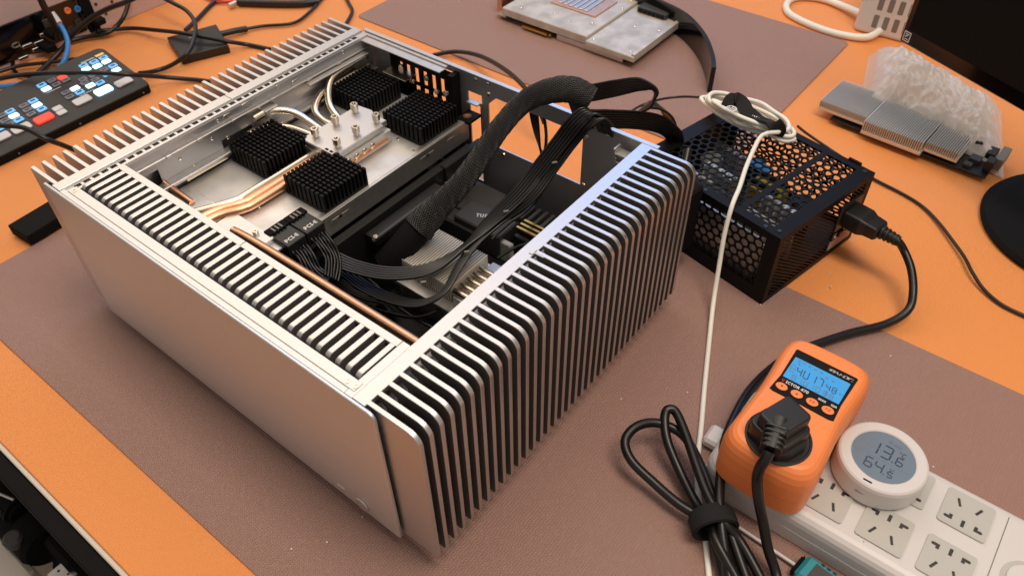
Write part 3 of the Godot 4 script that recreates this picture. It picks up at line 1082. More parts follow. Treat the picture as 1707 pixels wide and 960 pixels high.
# ---------- motherboard and what is on it ----------
func build_motherboard() -> void:
	var m := thing("motherboard", "black motherboard lying in the bottom of the silver case", "motherboard", v(170, 19, -330))
	m.position = Vector3.ZERO
	var b := MB.new()
	b.box(96, 345, 27, 29, -332, -72)
	obj("circuit_board", b, mats["circuit board"], m)
	for q in [[100, -80], [340, -80], [100, -325], [340, -325]]:
		b = MB.new()
		b.box(q[0] - 3, q[0] + 3, 19, 27, q[1] - 3, q[1] + 3)
		obj("standoff", b, mats["brass"], m)
	# cpu heat block
	b = MB.new()
	b.box(216, 296, 58, 62, -228, -160, 0.5)
	obj("cooler_plate", b, mats["sandblasted aluminium"], m)
	b = MB.new()
	b.box(222, 284, 29, 58, -222, -166)
	obj("cooler_base", b, mats["milled aluminium"], m)
	b = MB.new()
	for k in 23:
		b.box(222.5 + k * 2.55, 223.75 + k * 2.55, 62, 79.5, -221.5, -171)
	stuff(obj("cooler_fins", b, mats["cast grey metal"], m))
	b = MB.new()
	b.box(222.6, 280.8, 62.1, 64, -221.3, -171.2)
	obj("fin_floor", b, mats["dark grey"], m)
	b = MB.new()
	b.box(284, 302, 60, 72, -224, -168, 0.6)
	obj("pipe_clamp", b, mats["sandblasted aluminium"], m)
	for k in 5:
		b = MB.new()
		b.xf = Transform3D(Basis.IDENTITY, v(286, 74, -174 - k * 8.5))
		b.tube(spline([v(-4, 0, 0), v(8, 0, 0), v(16, 0, 0), v(22, -1, 0), v(66, -1, 0)]), 3.3, 12)
		obj("heat_pipe", b, mats["polished nickel"], m)
	for q in [[221, -164], [290, -164], [291, -224]]:
		b = MB.new()
		b.disc_at(v(q[0], 62, q[1]), 2.2, 2.2, 12, 0.5)
		obj("cooler_screw", b, mats["polished nickel"], m)
	# slots, memory, heat spreaders
	for k in 2:
		b = MB.new()
		b.box(170, 340, 29, 62 if k == 0 else 58, -112 - k * 14, -106 - k * 14, 0.5)
		b.box(172, 338, 62 if k == 0 else 58, 63 if k == 0 else 58.8, -109.6 - k * 14, -108.6 - k * 14)
		obj("memory_module", b, mats["black anodised"], m)
	for k in 4:
		b = MB.new()
		b.box(190, 342, 29, 36, -95 - k * 9.5, -89 - k * 9.5, 0.3)
		b.box(192, 340, 36, 36.5, -92.5 - k * 9.5, -91.5 - k * 9.5)
		obj("memory_slot", b, mats["dark grey"], m)
	for k in 4:
		b = MB.new()
		b.box(302, 344, 50, 54, -300 + k * 18, -291 + k * 18, 0.4)
		b.box(302, 344, 54, 54.6, -297 + k * 18, -295 + k * 18)
		obj("voltage_fin", b, mats["dark grey"], m)
	b = MB.new()
	b.box(225, 300, 29, 44, -328, -302, 1.5)
	var vh := obj("voltage_heatsink", b, mats["dark grey"], m)
	for k in 9:
		b = MB.new()
		b.box(227 + k * 8.1, 231 + k * 8.1, 44, 55, -327, -303, 0.6)
		obj("fin", b, mats["dark grey"], vh)
	var rp := RandomNumberGenerator.new()
	rp.seed = 31
	for k in 46:
		var x := rp.randf_range(198, 338)
		var z := rp.randf_range(-298, -90)
		if x > 214 and x < 300 and z > -232 and z < -156: continue
		var w := rp.randf_range(3, 9)
		var d := rp.randf_range(3, 9)
		b = MB.new()
		b.box(x, x + w, 29.1, 29 + rp.randf_range(2, 12), z, z + d, 0.4)
		obj("component", b, [mats["black plastic"], mats["grey plastic"], mats["dark grey"], mats["brass"], mats["milled aluminium"], mats["socket grey"]][rp.randi() % 6], m)
	b = MB.new()
	b.box(176, 232, 29, 50, -330, -262, 2)
	b.box(182, 226, 50, 53, -322, -280, 1)
	obj("port_cover", b, mats["dark grey"], m)
	b = MB.new()
	b.box(200, 258, 29, 58, -294, -264, 1.5)
	obj("chip_heatsink", b, mats["dark grey"], m)
	words("lettering", "TUF", 5, mats["white print"], m, Transform3D(Basis(Vector3(0.87, 0, -0.5), Vector3(-0.5, 0, -0.87), Vector3.UP), v(224, 58.1, -280)))
	for q in [[236, 29, -236, 9, 14], [248, 29, -238, 7, 16], [214, 29, -246, 6, 13], [240, 29, -292, 6, 12], [330, 29, -250, 6, 12], [310, 29, -238, 6, 12]]:
		b = MB.new()
		b.xf = Transform3D(Basis.IDENTITY, v(q[0], q[1], q[2]))
		b.lathe([[q[3], 0], [q[3], q[4] - 1], [q[3] - 1, q[4]], [0, q[4]]], 16)
		obj("capacitor", b, mats["grey plastic"] if q[3] > 6 else mats["black plastic"], m)
	for q in [[244, 52, -272, 26, 6], [262, 52, -286, 30, 5], [300, 50, -262, 22, 5]]:
		b = MB.new()
		b.box(q[0], q[0] + q[3], 29, q[1], q[2], q[2] + q[4], 0.8)
		obj("connector", b, mats["socket grey"] if q[3] == 26 else mats["black plastic"], m)
	b = MB.new()
	for k in 3:
		b = MB.new()
		b.box(262, 292, 58, 60, -300 + k * 6, -297 + k * 6, 0.3)
		obj("coil_lead", b, mats["brass"], m)
	# riser board standing beside the graphics card
	var r := thing("riser_board", "black riser card with a pale metal edge and screws beside the graphics plate", "riser card", v(185, 29, -220))
	r.position = Vector3.ZERO
	b = MB.new()
	b.box(172, 181, 30, 98, -322, -112, 0.6)
	obj("board", b, mats["circuit board"], r)
	b = MB.new()
	b.box(181.3, 196, 82, 90, -262, -168, 0.8)
	obj("slot", b, mats["black plastic"], r)
	b = MB.new()
	b.box(194.5, 197.6, 90, 93, -266, -164, 0.5)
	obj("edge_strip", b, mats["dark grey"], r)
	for z in [-264, -168]:
		b = MB.new()
		b.disc_at(v(196, 93, z), 2.6, 1.8, 12, 0.5)
		obj("screw", b, mats["polished nickel"], r)
	for q in [[186, 84, -300], [188, 80, -288], [184, 90, -312], [190, 76, -280], [196, 70, -296]]:
		b = MB.new()
		b.xf = Transform3D(Basis(Vector3(0, 0, 1), -PI / 2), v(q[0] - 4, q[1], q[2]))
		b.lathe([[2.3, 0], [2.3, 3], [1.5, 3.6], [0, 3.6]], 12)
		obj("port_nut", b, mats["polished nickel"], r)
	b = MB.new()
	b.box(176, 184, 60, 100, -334, -276, 1)
	obj("port_block", b, mats["black plastic"], r)

# ---------- cables reaching into the case ----------
func build_cables_in_case() -> void:
	var blk = mats["black rubber"]
	# two power plugs on the graphics card
	for k in 2:
		var t := thing("power_plug", "black power plug lettered PCI-E, the one %s" % ["nearer the front grille", "nearer the pin heatsink"][k], "plug", v(146, 108, -93 - k * 21), Basis.IDENTITY, "graphics card power plugs")
		t.position = Vector3.ZERO
		var z0 := -93.0 - k * 20.5
		var b := MB.new()
		b.box(155, 176, 110, 124.5, z0 - 19.5, z0, 0.7)
		obj("plug_body", b, mats["black plastic"], t)
		b = MB.new()
		b.box(146, 154.8, 110, 126, z0 - 20, z0 + 0.3, 0.6)
		for j in 4:
			b.box(151, 156.5, 124.7, 126.3, z0 - 5 - j * 3.6, z0 - 3 - j * 3.6, 0.2)
		obj("socket_shell", b, mats["matt black"], t)
		for j in 3:
			b = MB.new()
			b.box(149, 155, 126.2, 127.2, z0 - 6.4 - j * 3.8, z0 - 4.6 - j * 3.8, 0.2)
			obj("latch_tooth", b, mats["grey plastic"], t)
		words("lettering", "PCI-E", 4.2, mats["white print"], t, Transform3D(Basis(Vector3(0, 0, -1), Vector3(-1, 0, 0), Vector3.UP), v(170, 124.6, z0 - 9.5)))
		b = wires(6, [v(176, 116, z0 - 10), v(184, 114, z0 - 9), v(196, 104, z0 - 6), v(208, 98, -102 - k * 4)], [v(0, 0, 1), v(0, 0, 1), v(0.2, 0, 1), v(0.3, 0.2, 1)], 2.6, 1.25, 6, 0.5)
		obj("wire_tail", b, blk, t)
	# main wide ribbon over the rear edge
	var b := wires(6, [v(186,100,-122), v(208,92,-131), v(234,88,-146), v(257,88,-171), v(267,94,-207), v(272,104,-234), v(281,120,-264), v(286,136,-287), v(296,160,-306), v(306,180,-314), v(313,187,-322), v(320,178,-329), v(318,150,-348)], [v(0.2, 0, 1), v(0.5, 0, 0.8), v(0.7, 0, 0.7), v(0.7, 0.15, 0.65), v(0.62, 0.55, 0.4), v(0.9, 0.2, 0.25), v(1, 0, 0), v(1, 0, 0), v(1, 0, 0), v(1, 0, 0), v(1, 0, 0), v(1, 0, 0), v(1, 0, 0)], 2.75, 1.5)
	tag(obj("ribbon_cable", b, blk), "wide black ribbon of wires rising from the plugs over the case's rear edge", "cable")
	b = wires(5, [v(185,84,-129), v(213,76,-129), v(243,72,-135), v(268,74,-144), v(280,80,-162), v(276,88,-187), v(273,96,-214), v(278,106,-246), v(292,122,-268), v(296,138,-291), v(304,161,-310), v(315,181,-315), v(322,185,-324), v(329,176,-329)], [v(0.3, 0, 1), v(0.5, 0, 0.8), v(0.6, 0.1, 0.7), v(0.7, 0.3, 0.6), v(0.75, 0.6, 0.3), v(0.8, 0.55, 0.15), v(0.9, 0.4, 0.1), v(1, 0.1, 0.1), v(1, 0, 0), v(1, 0, 0), v(1, 0, 0), v(1, 0, 0), v(1, 0, 0), v(1, 0, 0)], 2.6, 1.4)
	tag(obj("ribbon_cable", b, blk), "narrower black ribbon of wires looping low past the silver cooler fins", "cable")
	b = wires(5, [v(167,60,-132), v(189,55,-133), v(206,50,-138), v(220,46,-146), v(232,40,-144)], [v(0.3, 0, 1), v(0.4, 0, 1), v(0.5, 0, 0.8), v(0.6, 0, 0.7), v(0.6, 0, 0.7)], 2.4, 1.2)
	tag(obj("ribbon_cable", b, blk), "short black bundle of wires dropping into the dark front of the case", "cable")
	var i := 0
	var places := ["where they pinch above the cooler fins", "highest up, below the rear edge", "at the widest fold beside the braided sleeve", "at the lowest bend"]
	for q in [v(276,98,-199), v(300,148,-292), v(283,116,-245), v(267,92,-153)]:
		b = MB.new()
		b.xf = Transform3D(Basis(Vector3.UP, 0.9), q)
		b.box(-2.4, 2.4, -0.6, 0.6, -1, 1, 0.3)
		tag(obj("wire_clip", b, mats["grey plastic"]), "small pale clip on the black ribbon wires " + places[i], "clip", "clips on the ribbon wires")
		i += 1
	var loose := [["thin black wire running along the riser card's foot", [v(154,50,-150), v(165,56,-172), v(178,60,-191), v(183,60,-206)]], ["thin black wire crossing the cooler's front corner", [v(196,44,-131), v(232,48,-135), v(262,50,-148), v(276,56,-173), v(275,60,-190)]], ["thin black wire bent over the memory slots", [v(191,62,-148), v(215,60,-146), v(233,52,-145), v(256,46,-147), v(272,40,-152)]], ["thin black wire below the wide ribbon by the right rail", [v(276,60,-240), v(284,66,-255), v(296,70,-269), v(302,60,-294)]], ["thin black wire running behind the cooler to the rear panel", [v(257,62,-255), v(261,70,-276), v(266,74,-298), v(257,70,-335), v(238,60,-372)]]]
	for q in loose:
		cable("wire", q[1], 1.5, blk, q[0], "wire")
	# braided sleeve with its heat-shrink end
	var sl := thing("sleeved_cable", "thick black braided cable arching out of the case over its rear edge", "cable")
	b = MB.new()
	b.tube(spline([v(205,66,-168), v(213,80,-180), v(220,96,-200), v(221,101,-210)]), 13.0, 20)
	obj("heat_shrink", b, mats["matt black"], sl)
	var path := spline([v(220,95,-198), v(227,110,-218), v(236,126,-238), v(241,145,-262), v(246,165,-284), v(255,183,-306), v(272,194,-320), v(290,197,-330), v(305,190,-336)], 14)
	b = MB.new()
	var girth := []
	for m in path.size():
		var f := m / float(path.size() - 1)
		girth.append(8.0 + 6.2 * exp(-f * 6.0) + 2.4 * smoothstep(0.55, 0.85, f))
	b.tube(path, 12.2, 20, false, 1.0, girth)
	obj("core", b, mats["matt black"], sl)
	# the braid: helical strands both ways round the core
	b = MB.new()
	var fr := []
	var s := Vector3.UP
	for m in path.size():
		var t: Vector3 = (path[mini(m + 1, path.size() - 1)] - path[maxi(m - 1, 0)]).normalized()
		s = (s - t * s.dot(t)).normalized()
		fr.append([s, t.cross(s)])
	var rng := RandomNumberGenerator.new()
	rng.seed = 5
	for dirn in [-1.0, 1.0]:
		for k in 34:
			var q := []
			for m in path.size():
				var a: float = TAU * k / 34.0 + dirn * m * 0.085
				q.append(path[m] + (fr[m][0] * cos(a) + fr[m][1] * sin(a)) * (girth[m] + 0.4 + 0.25 * dirn * sin(m * 1.3 + k)))
			b.tube(q, 0.5, 4)
	stuff(obj("braid", b, mats["braided sleeve"], sl))
	# bands running from the sleeve back to the supply
	b = wires(8, [v(280,194,-326), v(295,190,-341), v(303,182,-373), v(314,178,-398), v(326,172,-409), v(325,158,-411), v(310,140,-416)], [v(0.2, 1, 0), v(0.1, 1, 0), v(0, 1, 0.1), v(0, 0.8, 0.4), v(0.2, 0.6, 0.6), v(0.4, 0.4, 0.6), v(0.4, 0.4, 0.6)], 2.2, 1.25)
	tag(obj("ribbon_cable", b, blk), "black ribbon looping back on itself above the mat behind the case", "cable")
	b = wires(8, [v(294,190,-329), v(304,176,-329), v(308,160,-359), v(313,140,-400), v(320,120,-436), v(328,100,-458), v(328,80,-471)], [v(0.8, 0.6, 0), v(0.2, 1, 0), v(0, 1, 0.2), v(0, 1, 0.2), v(0, 1, 0.3), v(0.3, 0.9, 0.3), v(0.5, 0.6, 0.3)], 2.3, 1.3)
	tag(obj("ribbon_cable", b, blk), "black ribbon running level from the sleeve towards the power supply", "cable")
	b = wires(7, [v(312,140,-427), v(317,138,-438), v(321,122,-454), v(322,98,-468), v(319,70,-482)], [v(0.5, 0.3, 0.6), v(0.8, 0, 0.5), v(1, 0, 0.3), v(1, 0, 0.2), v(1, 0, 0.2)], 2.4, 1.3)
	tag(obj("ribbon_cable", b, blk), "black ribbon bending steeply down beside the far corner of the power supply", "cable")
	b = wires(6, [v(235,158,-346), v(236,136,-349), v(242,112,-348), v(246,92,-351)], [v(1, 0, 0), v(1, 0, 0.2), v(0.6, 0, 0.5), v(0.3, 0, 0.5)], 2.0, 1.1)
	tag(obj("ribbon_cable", b, blk), "thin black ribbon hanging inside the rear opening of the case", "cable")
	cable("cable", [v(234,150,-359), v(238,126,-363), v(244,108,-357), v(245,88,-348)], 1.6, blk, "single black wire hanging inside the rear opening of the case")
	cable("cable", [v(-97,4,-557), v(-70,10,-576), v(-21,22,-570), v(49,40,-537), v(107,52,-502), v(141,50,-482), v(152,30,-482)], 3.0, blk, "round black cable arching over the mat behind the case")
	cable("cable", [v(244,60,-492), v(233,45,-555), v(240,38,-597), v(261,40,-617), v(299,60,-601)], 1.5, blk, "thin black cable running behind the case to the white coil")
	var p := thing("cable_plug", "black rectangular cable plug resting behind the rear corner of the case", "plug", v(0, 0, 0))
	b = MB.new()
	b.xf = Transform3D(Basis(Vector3.UP, -0.15), v(372, 40, -395))
	b.box(-22, 22, -14, 60, -10, 10, 2)
	obj("plug_body", b, mats["matt black"], p)
	b = MB.new()
	b.tube(spline([v(372, 90, -395), v(372, 108, -400), v(366, 120, -416)]), 4, 10)
	obj("cord", b, blk, p)


# ---------- power supply ----------
func build_power_supply() -> void:
	var black = mats["black anodised"]
	var basis := Basis(Vector3(0.978, 0, 0.2076), Vector3.UP, Vector3(-0.2076, 0, 0.978)).orthonormalized()
	var t := thing("power_supply", "black box power supply with honeycomb mesh sides and the white cable coil on top", "power supply", v(479.4, 2.3, -390.2), basis)
	var L := 172.0
	var W := 150.0
	var T := 84.0
	var b := MB.new()
	# top: frame sheet and mesh (mesh 0.4 below)
	b.xf = Transform3D(Basis(Vector3(1, 0, 0), Vector3(0, 0, -1), Vector3(0, 1, 0)), v(-L, T - 1.2, 0))
	b.sheet(0, L, 0, W, 0, 1.2, [[17, L - 15, 10, W - 9]])
	b.box(118, 124, 8, W - 8, -0.2, 1.1)
	obj("top_frame", b, black, t)
	b = MB.new()
	b.xf = Transform3D(Basis(Vector3(1, 0, 0), Vector3(0, 0, -1), Vector3(0, 1, 0)), v(-L, T - 1.3, 0))
	b.honeycomb(10, L - 9, 4, W - 3, 0, 1.0, 9.4, 3.9)
	stuff(obj("top_mesh", b, black, t))
	for side in 2:
		var at := v(-L, 0, -1.2) if side == 0 else v(-L, 0, -W)
		b = MB.new()
		b.xf = Transform3D(Basis.IDENTITY, at)
		b.sheet(0, L, 0, T - 1.3, 0, 1.2, [[12, L - 14, 16, T - 8]])
		obj("side_frame", b, black, t)
		b = MB.new()
		b.xf = Transform3D(Basis.IDENTITY, at + v(0, 0, 0.1))
		b.honeycomb(6, L - 9, 11, T - 4, 0, 0.9, 9.4, 3.9)
		stuff(obj("side_mesh", b, black, t))
	b = MB.new()
	b.box(-L, 0, 0, 1.2, -W + 1.3, -1.3)
	b.box(-L, -L + 1.2, 1.3, T - 1.3, -W + 1.3, -1.3)
	obj("shell", b, black, t)
	# end face with slanted slots
	b = MB.new()
	b.xf = Transform3D(Basis(Vector3(0, 0, -1), Vector3(0, 1, 0), Vector3(-1, 0, 0)), v(-0.1, 0, -1.3)).scaled_local(Vector3(1, 1, 1))
	b.xf = Transform3D(Basis(Vector3(0, 0, -1), Vector3(0, 1, 0), Vector3(1, 0, 0)), v(-1.3, 0, -1.3))
	b.sheet(0, W - 2.6, 1.3, T - 1.3, 0, 1.2, [[6, W - 12, 6, T - 7]])
	obj("end_frame", b, black, t)
	b = MB.new()
	b.xf = Transform3D(Basis(Vector3(0, 0, -1), Vector3(0, 1, 0), Vector3(1, 0, 0)), v(-1.5, 0, -1.3))
	for k in 44:
		var x0 := -92.0 + k * 5.6
		var q := PackedVector2Array([Vector2(x0, 3), Vector2(x0 + 2.9, 3), Vector2(x0 + 2.9 - 0, 3), Vector2(x0, 3)])
		var slope := 1.36
		var ya := 4.0; var yb := T - 5.0
		var xa := x0 + (yb - ya) * slope; var xb := x0
		# bar from upper left to lower right, clipped to the face
		var pa := Vector2(xb, yb); var pb := Vector2(xa, ya)
		var clip := Geometry2D.intersect_polygons(PackedVector2Array([pa, pb, pb + Vector2(2.9, 0), pa + Vector2(2.9, 0)]), PackedVector2Array([Vector2(3, 3), Vector2(W - 9, 3), Vector2(W - 9, T - 5), Vector2(3, T - 5)]))
		for c in clip:
			if Geometry2D.is_polygon_clockwise(c): c.reverse()
			b.prism(c, 0, 1.0)
	stuff(obj("slanted_bars", b, black, t))
	# socket, switch, rating label
	b = MB.new()
	b.box(-1, 1.6, 34, 66, -140, -102, 0.8)
	obj("inlet_socket", b, mats["black plastic"], t)
	b = MB.new()
	b.box(-0.6, 2.0, 22, 33, -124, -102, 0.8)
	var sw := obj("switch", b, mats["glossy black"], t)
	b = MB.new()
	b.box(2.0, 3.6, 24, 31, -120, -111, 0.8)
	obj("rocker", b, mats["black plastic"], sw)
	b = MB.new()
	b.box(2.1, 2.4, 26, 28, -107, -105)
	obj("switch_mark", b, mats["white print"], sw)
	b = MB.new()
	b.box(-0.4, 0.1, 8, 21, -143, -104)
	obj("rating_label", b, mats["copper"].duplicate(), t)
	var lab: MeshInstance3D = t.get_node("rating_label")
	lab.material_override = mats["grey print"]
	for k in 3:
		b = MB.new()
		b.box(0.1, 0.3, 11 + k * 3, 12.2 + k * 3, -139, -112 - k * 4)
		obj("label_line", b, mats["red print"], lab)
	# inside: board, heat sinks, coil, capacitor
	b = MB.new()
	b.box(-L + 4, -4, 8, 10, -W + 5, -5)
	obj("circuit_board", b, mats["circuit board"], t)
	for q in [[-160, -24, -13, -10, 62], [-58, -18, -62, -58, 70], [-128, -92, -60, -56, 70], [-150, -110, -48, -42, 62], [-70, -28, -46, -40, 58], [-60, -20, -20, -16, 52], [-158, -120, -118, -112, 54]]:
		b = MB.new()
		b.box(q[0], q[1], 10, q[4], q[2], q[3], 0.6)
		for k in 5:
			b.box(q[0] + 2 + k * 8, q[0] + 4 + k * 8, 20, q[4] + 3, q[3], q[3] + 9)
		obj("heat_spreader", b, mats["smudged aluminium"], t)
	b = MB.new()
	b.box(-86, -50, 12, 66, -92, -66, 3)
	obj("transformer", b, mats["yellow tape"], t)
	b = MB.new()
	b.box(-84, -52, 66.3, 69, -90, -84); b.box(-84, -52, 66.3, 69, -74, -68)
	obj("transformer_core", b, mats["matt black"], t)
	b = MB.new()
	b.xf = Transform3D(Basis.IDENTITY, v(-96, 12, -30))
	b.lathe([[13, 0], [13, 50], [11, 52], [0, 52]], 20)
	obj("capacitor", b, mats["dark grey"], t)
	b = MB.new()
	b.box(-104, -78, 70, 71, -98, -84, 0.2)
	obj("thermal_pad", b, mats["blue plastic"], t)
	b = MB.new()
	b.xf = Transform3D(Basis.IDENTITY, v(-140, 12, -80))
	b.lathe([[12, 0], [12, 46], [10, 48], [0, 48]], 20)
	obj("capacitor", b, mats["grey plastic"], t)
	for q in [[-40, -104, 12, 40], [-118, -136, 9, 30], [-156, -20, 9, 30]]:
		b = MB.new()
		b.xf = Transform3D(Basis.IDENTITY, v(q[0], 10, q[1]))
		b.lathe([[q[2], 0], [q[2], q[3] - 2], [q[2] - 2, q[3]], [0, q[3]]], 18)
		obj("capacitor", b, mats["black plastic"], t)
	for q in [[-8, -8], [-L + 8, -6], [-8, -W + 6], [-20, -4], [-90, -4]]:
		b = MB.new()
		b.disc_at(v(q[0], T, q[1]), 2.4, 0.9, 12, 0.4)
		obj("screw", b, mats["black plastic"], t)
	b = MB.new()
	b.box(-30, -16, T - 6, T + 2, -W - 2, -W + 1, 0.5)
	obj("edge_clip", b, black, t)
	# white cable coil and its tie
	var w := thing("coiled_cable", "white cable coiled on the power supply with one end running down the mat", "cable")
	var o: Array = [v(368,92,-539)]
	var c0: Vector3 = o[0] + v(4, 0, 0)
	var pts := []
	var rl := RandomNumberGenerator.new()
	rl.seed = 9
	for k in 46:
		var a := 0.9 + k * TAU / 14.0
		var turn := k / 14
		var rx: float = 55.0 - turn * 5.0 + rl.randf_range(-3, 3)
		var rz: float = 13.5 + turn * 2.0 + rl.randf_range(-2, 2)
		var d := Vector3(0.88, 0, 0.16).normalized() * cos(a) * rx + Vector3(-0.55, 0, 0.83).normalized() * sin(a) * rz * 1.25
		pts.append(c0 + d + v(0, turn * 4.4 + rl.randf_range(0, 1.5), 0))
	pts.append_array([v(410,104,-523), v(406,104,-510), v(402,101,-504), v(403,96,-491), v(409,92,-462), v(418,91,-430), v(424,89,-404), v(428,66,-390), v(435,38,-376), v(444,14,-357), v(460,5,-322), v(483,4,-270), v(503,4,-226), v(517,4,-194), v(531,4,-170), v(544,4,-154), v(556,4,-136), v(571,4,-113), v(592,4,-81)])
	b = MB.new()
	b.tube(spline(pts, 5), 2.25, 10)
	obj("cord", b, mats["off white rubber"], w)
	var tie := thing("hook_and_loop_tie", "black hook and loop strap with a round white emblem across the white coil", "cable tie")
	b = MB.new()
	var sp := spline([v(355,108,-524), v(355,113,-531), v(364,112,-534), v(375,108,-527), v(386,106,-526), v(398,108,-523), v(407,112,-517), v(413,106,-519), v(411,98,-520)], 5)
	var sd := []
	for q in sp: sd.append(Vector3(0.75, 0, -0.4))
	b.strap(sp, sd, 15, 1.6)
	obj("strap", b, mats["black cloth"], tie)
	var em := MB.new()
	var eo: Array = [v(361,111,-518)]
	em.xf = UP(eo[0])
	for k in 24:
		var a := TAU * k / 24; var a2 := TAU * (k + 1) / 24
		em.quad(v(cos(a) * 4.2, sin(a) * 4.2, 0.3), v(cos(a) * 5.4, sin(a) * 5.4, 0.3), v(cos(a2) * 5.4, sin(a2) * 5.4, 0.3), v(cos(a2) * 4.2, sin(a2) * 4.2, 0.3))
	em.box(-0.5, 0.5, -4, 4, 0.1, 0.4); em.box(-3, -2, -3, 2, 0.1, 0.4); em.box(1.6, 2.6, -2, 3, 0.1, 0.4)
	obj("emblem", em, mats["white print"], tie)


# ---------- power cord from the supply to the meter ----------
func build_power_cord() -> void:
	var blk = mats["black rubber"]
	var t := thing("power_cord", "thick black power cord from the power supply, looped and plugged into the orange meter", "power cord")
	var basis := Basis(Vector3(0.978, 0, 0.2076), Vector3.UP, Vector3(-0.2076, 0, 0.978)).orthonormalized()
	var b := MB.new()
	# inlet plug: local z runs outwards from the socket
	b.xf = Transform3D(Basis(basis.z * -1.0, Vector3.UP, basis.x), v(505.2, 50.5, -509.2))
	b.stack(rrect(-13, 13, -9.5, 9.5, 3), [[0, 1.8], [0, 18], [2.0, 24], [2.6, 34], [4.2, 36]], true)
	obj("inlet_plug", b, mats["black plastic"], t)
	b = MB.new()
	b.xf = Transform3D(Basis(basis.z * -1.0, Vector3.UP, basis.x), v(505.2, 50.5, -509.2))
	for k in 4:
		b.prism(circle(Vector2.ZERO, 7.2 - k * 0.5, 16), 36.2 + k * 4.4, 39.4 + k * 4.4, 0.8)
	b.prism(circle(Vector2.ZERO, 5.2, 14), 35, 54)
	obj("strain_relief", b, mats["black plastic"], t)
	# plug in the meter
	b = MB.new()
	b.xf = UP(v(565, 82, -197), -0.35)
	b.prism(rrect(-15.5, 15.5, -17, 15, 6), 0, 16, 1.5, 2)
	b.prism(poly([-19, -8, -14, -16, 14, -16, 19, -8, 19, 6, 14, 14, -14, 14, -19, 6]), 0, 9, 1.2)
	b.prism(rrect(-11.5, 11.5, -15, 15, 4), 15, 27, 2.2, 3)
	obj("wall_plug", b, mats["black plastic"], t)
	var pts := []
	pts.append_array([v(550, 50.5, -499.7), v(558, 50, -498)])
	pts.append_array([v(566,42,-499), v(579,34,-488), v(590,25,-470), v(594,15,-454), v(584,9,-432), v(562,8,-402), v(542,8,-369), v(529,8,-343), v(522,12,-311), v(520,20,-275), v(523,27,-240), v(529,31,-208), v(539,31,-182), v(551,30,-157), v(563,24,-140), v(578,15,-123), v(592,9,-105), v(609,8,-83), v(622,8,-79), v(624,9,-94), v(605,11,-114), v(580,16,-136), v(564,22,-148), v(550,24,-157), v(520,22,-185), v(498,24,-198), v(478,28,-193), v(467,30,-179), v(466,28,-163), v(478,24,-153), v(501,18,-150), v(524,16,-147), v(549,14,-147), v(562,12,-136), v(577,8,-121), v(597,7,-94), v(626,7,-72), v(638,8,-91), v(614,9,-122), v(594,14,-136), v(574,20,-146), v(558,28,-148), v(541,30,-158), v(523,31,-174), v(501,32,-195), v(485,34,-207), v(479,34,-204), v(482,30,-196), v(493,24,-184), v(513,16,-171), v(534,14,-157), v(550,20,-146), v(563,22,-133), v(582,16,-123), v(601,10,-114), v(617,8,-109), v(620,8,-122), v(607,10,-143), v(594,22,-151), v(583,40,-157), v(574,58,-160), v(568,72,-164), v(567,86,-164), v(568,95,-166), v(568,99,-170)])
	b = MB.new()
	b.tube(spline(pts, 8), 3.8, 14)
	obj("cord", b, blk, t)
	# ribbed collar where the cord leaves the plug
	var e: Array = [v(563,104,-194), v(568,99,-171), v(568,95,-167)]
	var d: Vector3 = (e[1] - e[0]).normalized()
	b = MB.new()
	var sx := d.cross(Vector3.UP).normalized()
	b.xf = Transform3D(Basis(sx, d.cross(sx), d), e[0])
	var ln: float = (e[1] - e[0]).length()
	b.prism(circle(Vector2.ZERO, 7.0, 14), 0, ln)
	for k in 5:
		b.prism(rrect(-8.6 + k * 0.35, 8.6 - k * 0.35, -7.6 + k * 0.3, 7.6 - k * 0.3, 4), ln * 0.3 + k * 3.6, ln * 0.3 + 2.3 + k * 3.6, 0.6)
	obj("plug_collar", b, mats["black plastic"], t)
	# tie round the bundle
	var tie := thing("hook_and_loop_tie", "black hook and loop strap wrapped round the bundled power cord", "cable tie")
	var cc: Array = [v(545,18,-155), v(560,18,-140)]
	d = (cc[1] - cc[0]).normalized()
	sx = d.cross(Vector3.UP).normalized()
	var sy := sx.cross(d)
	var mid: Vector3 = (cc[0] + cc[1]) / 2 + v(0, 1.5, 0)
	for layer in 2:
		var ring := []
		var sides := []
		for k in 30:
			var a := TAU * k / 29.0
			ring.append(mid + sx * cos(a) * (15.5 + layer * 1.5) + sy * sin(a) * (14.0 + layer * 1.4) + d * layer * 1.5)
			sides.append(d)
		b = MB.new()
		b.strap(ring, sides, 15 - layer * 4, 1.3)
		obj("strap", b, mats["black cloth"], tie)


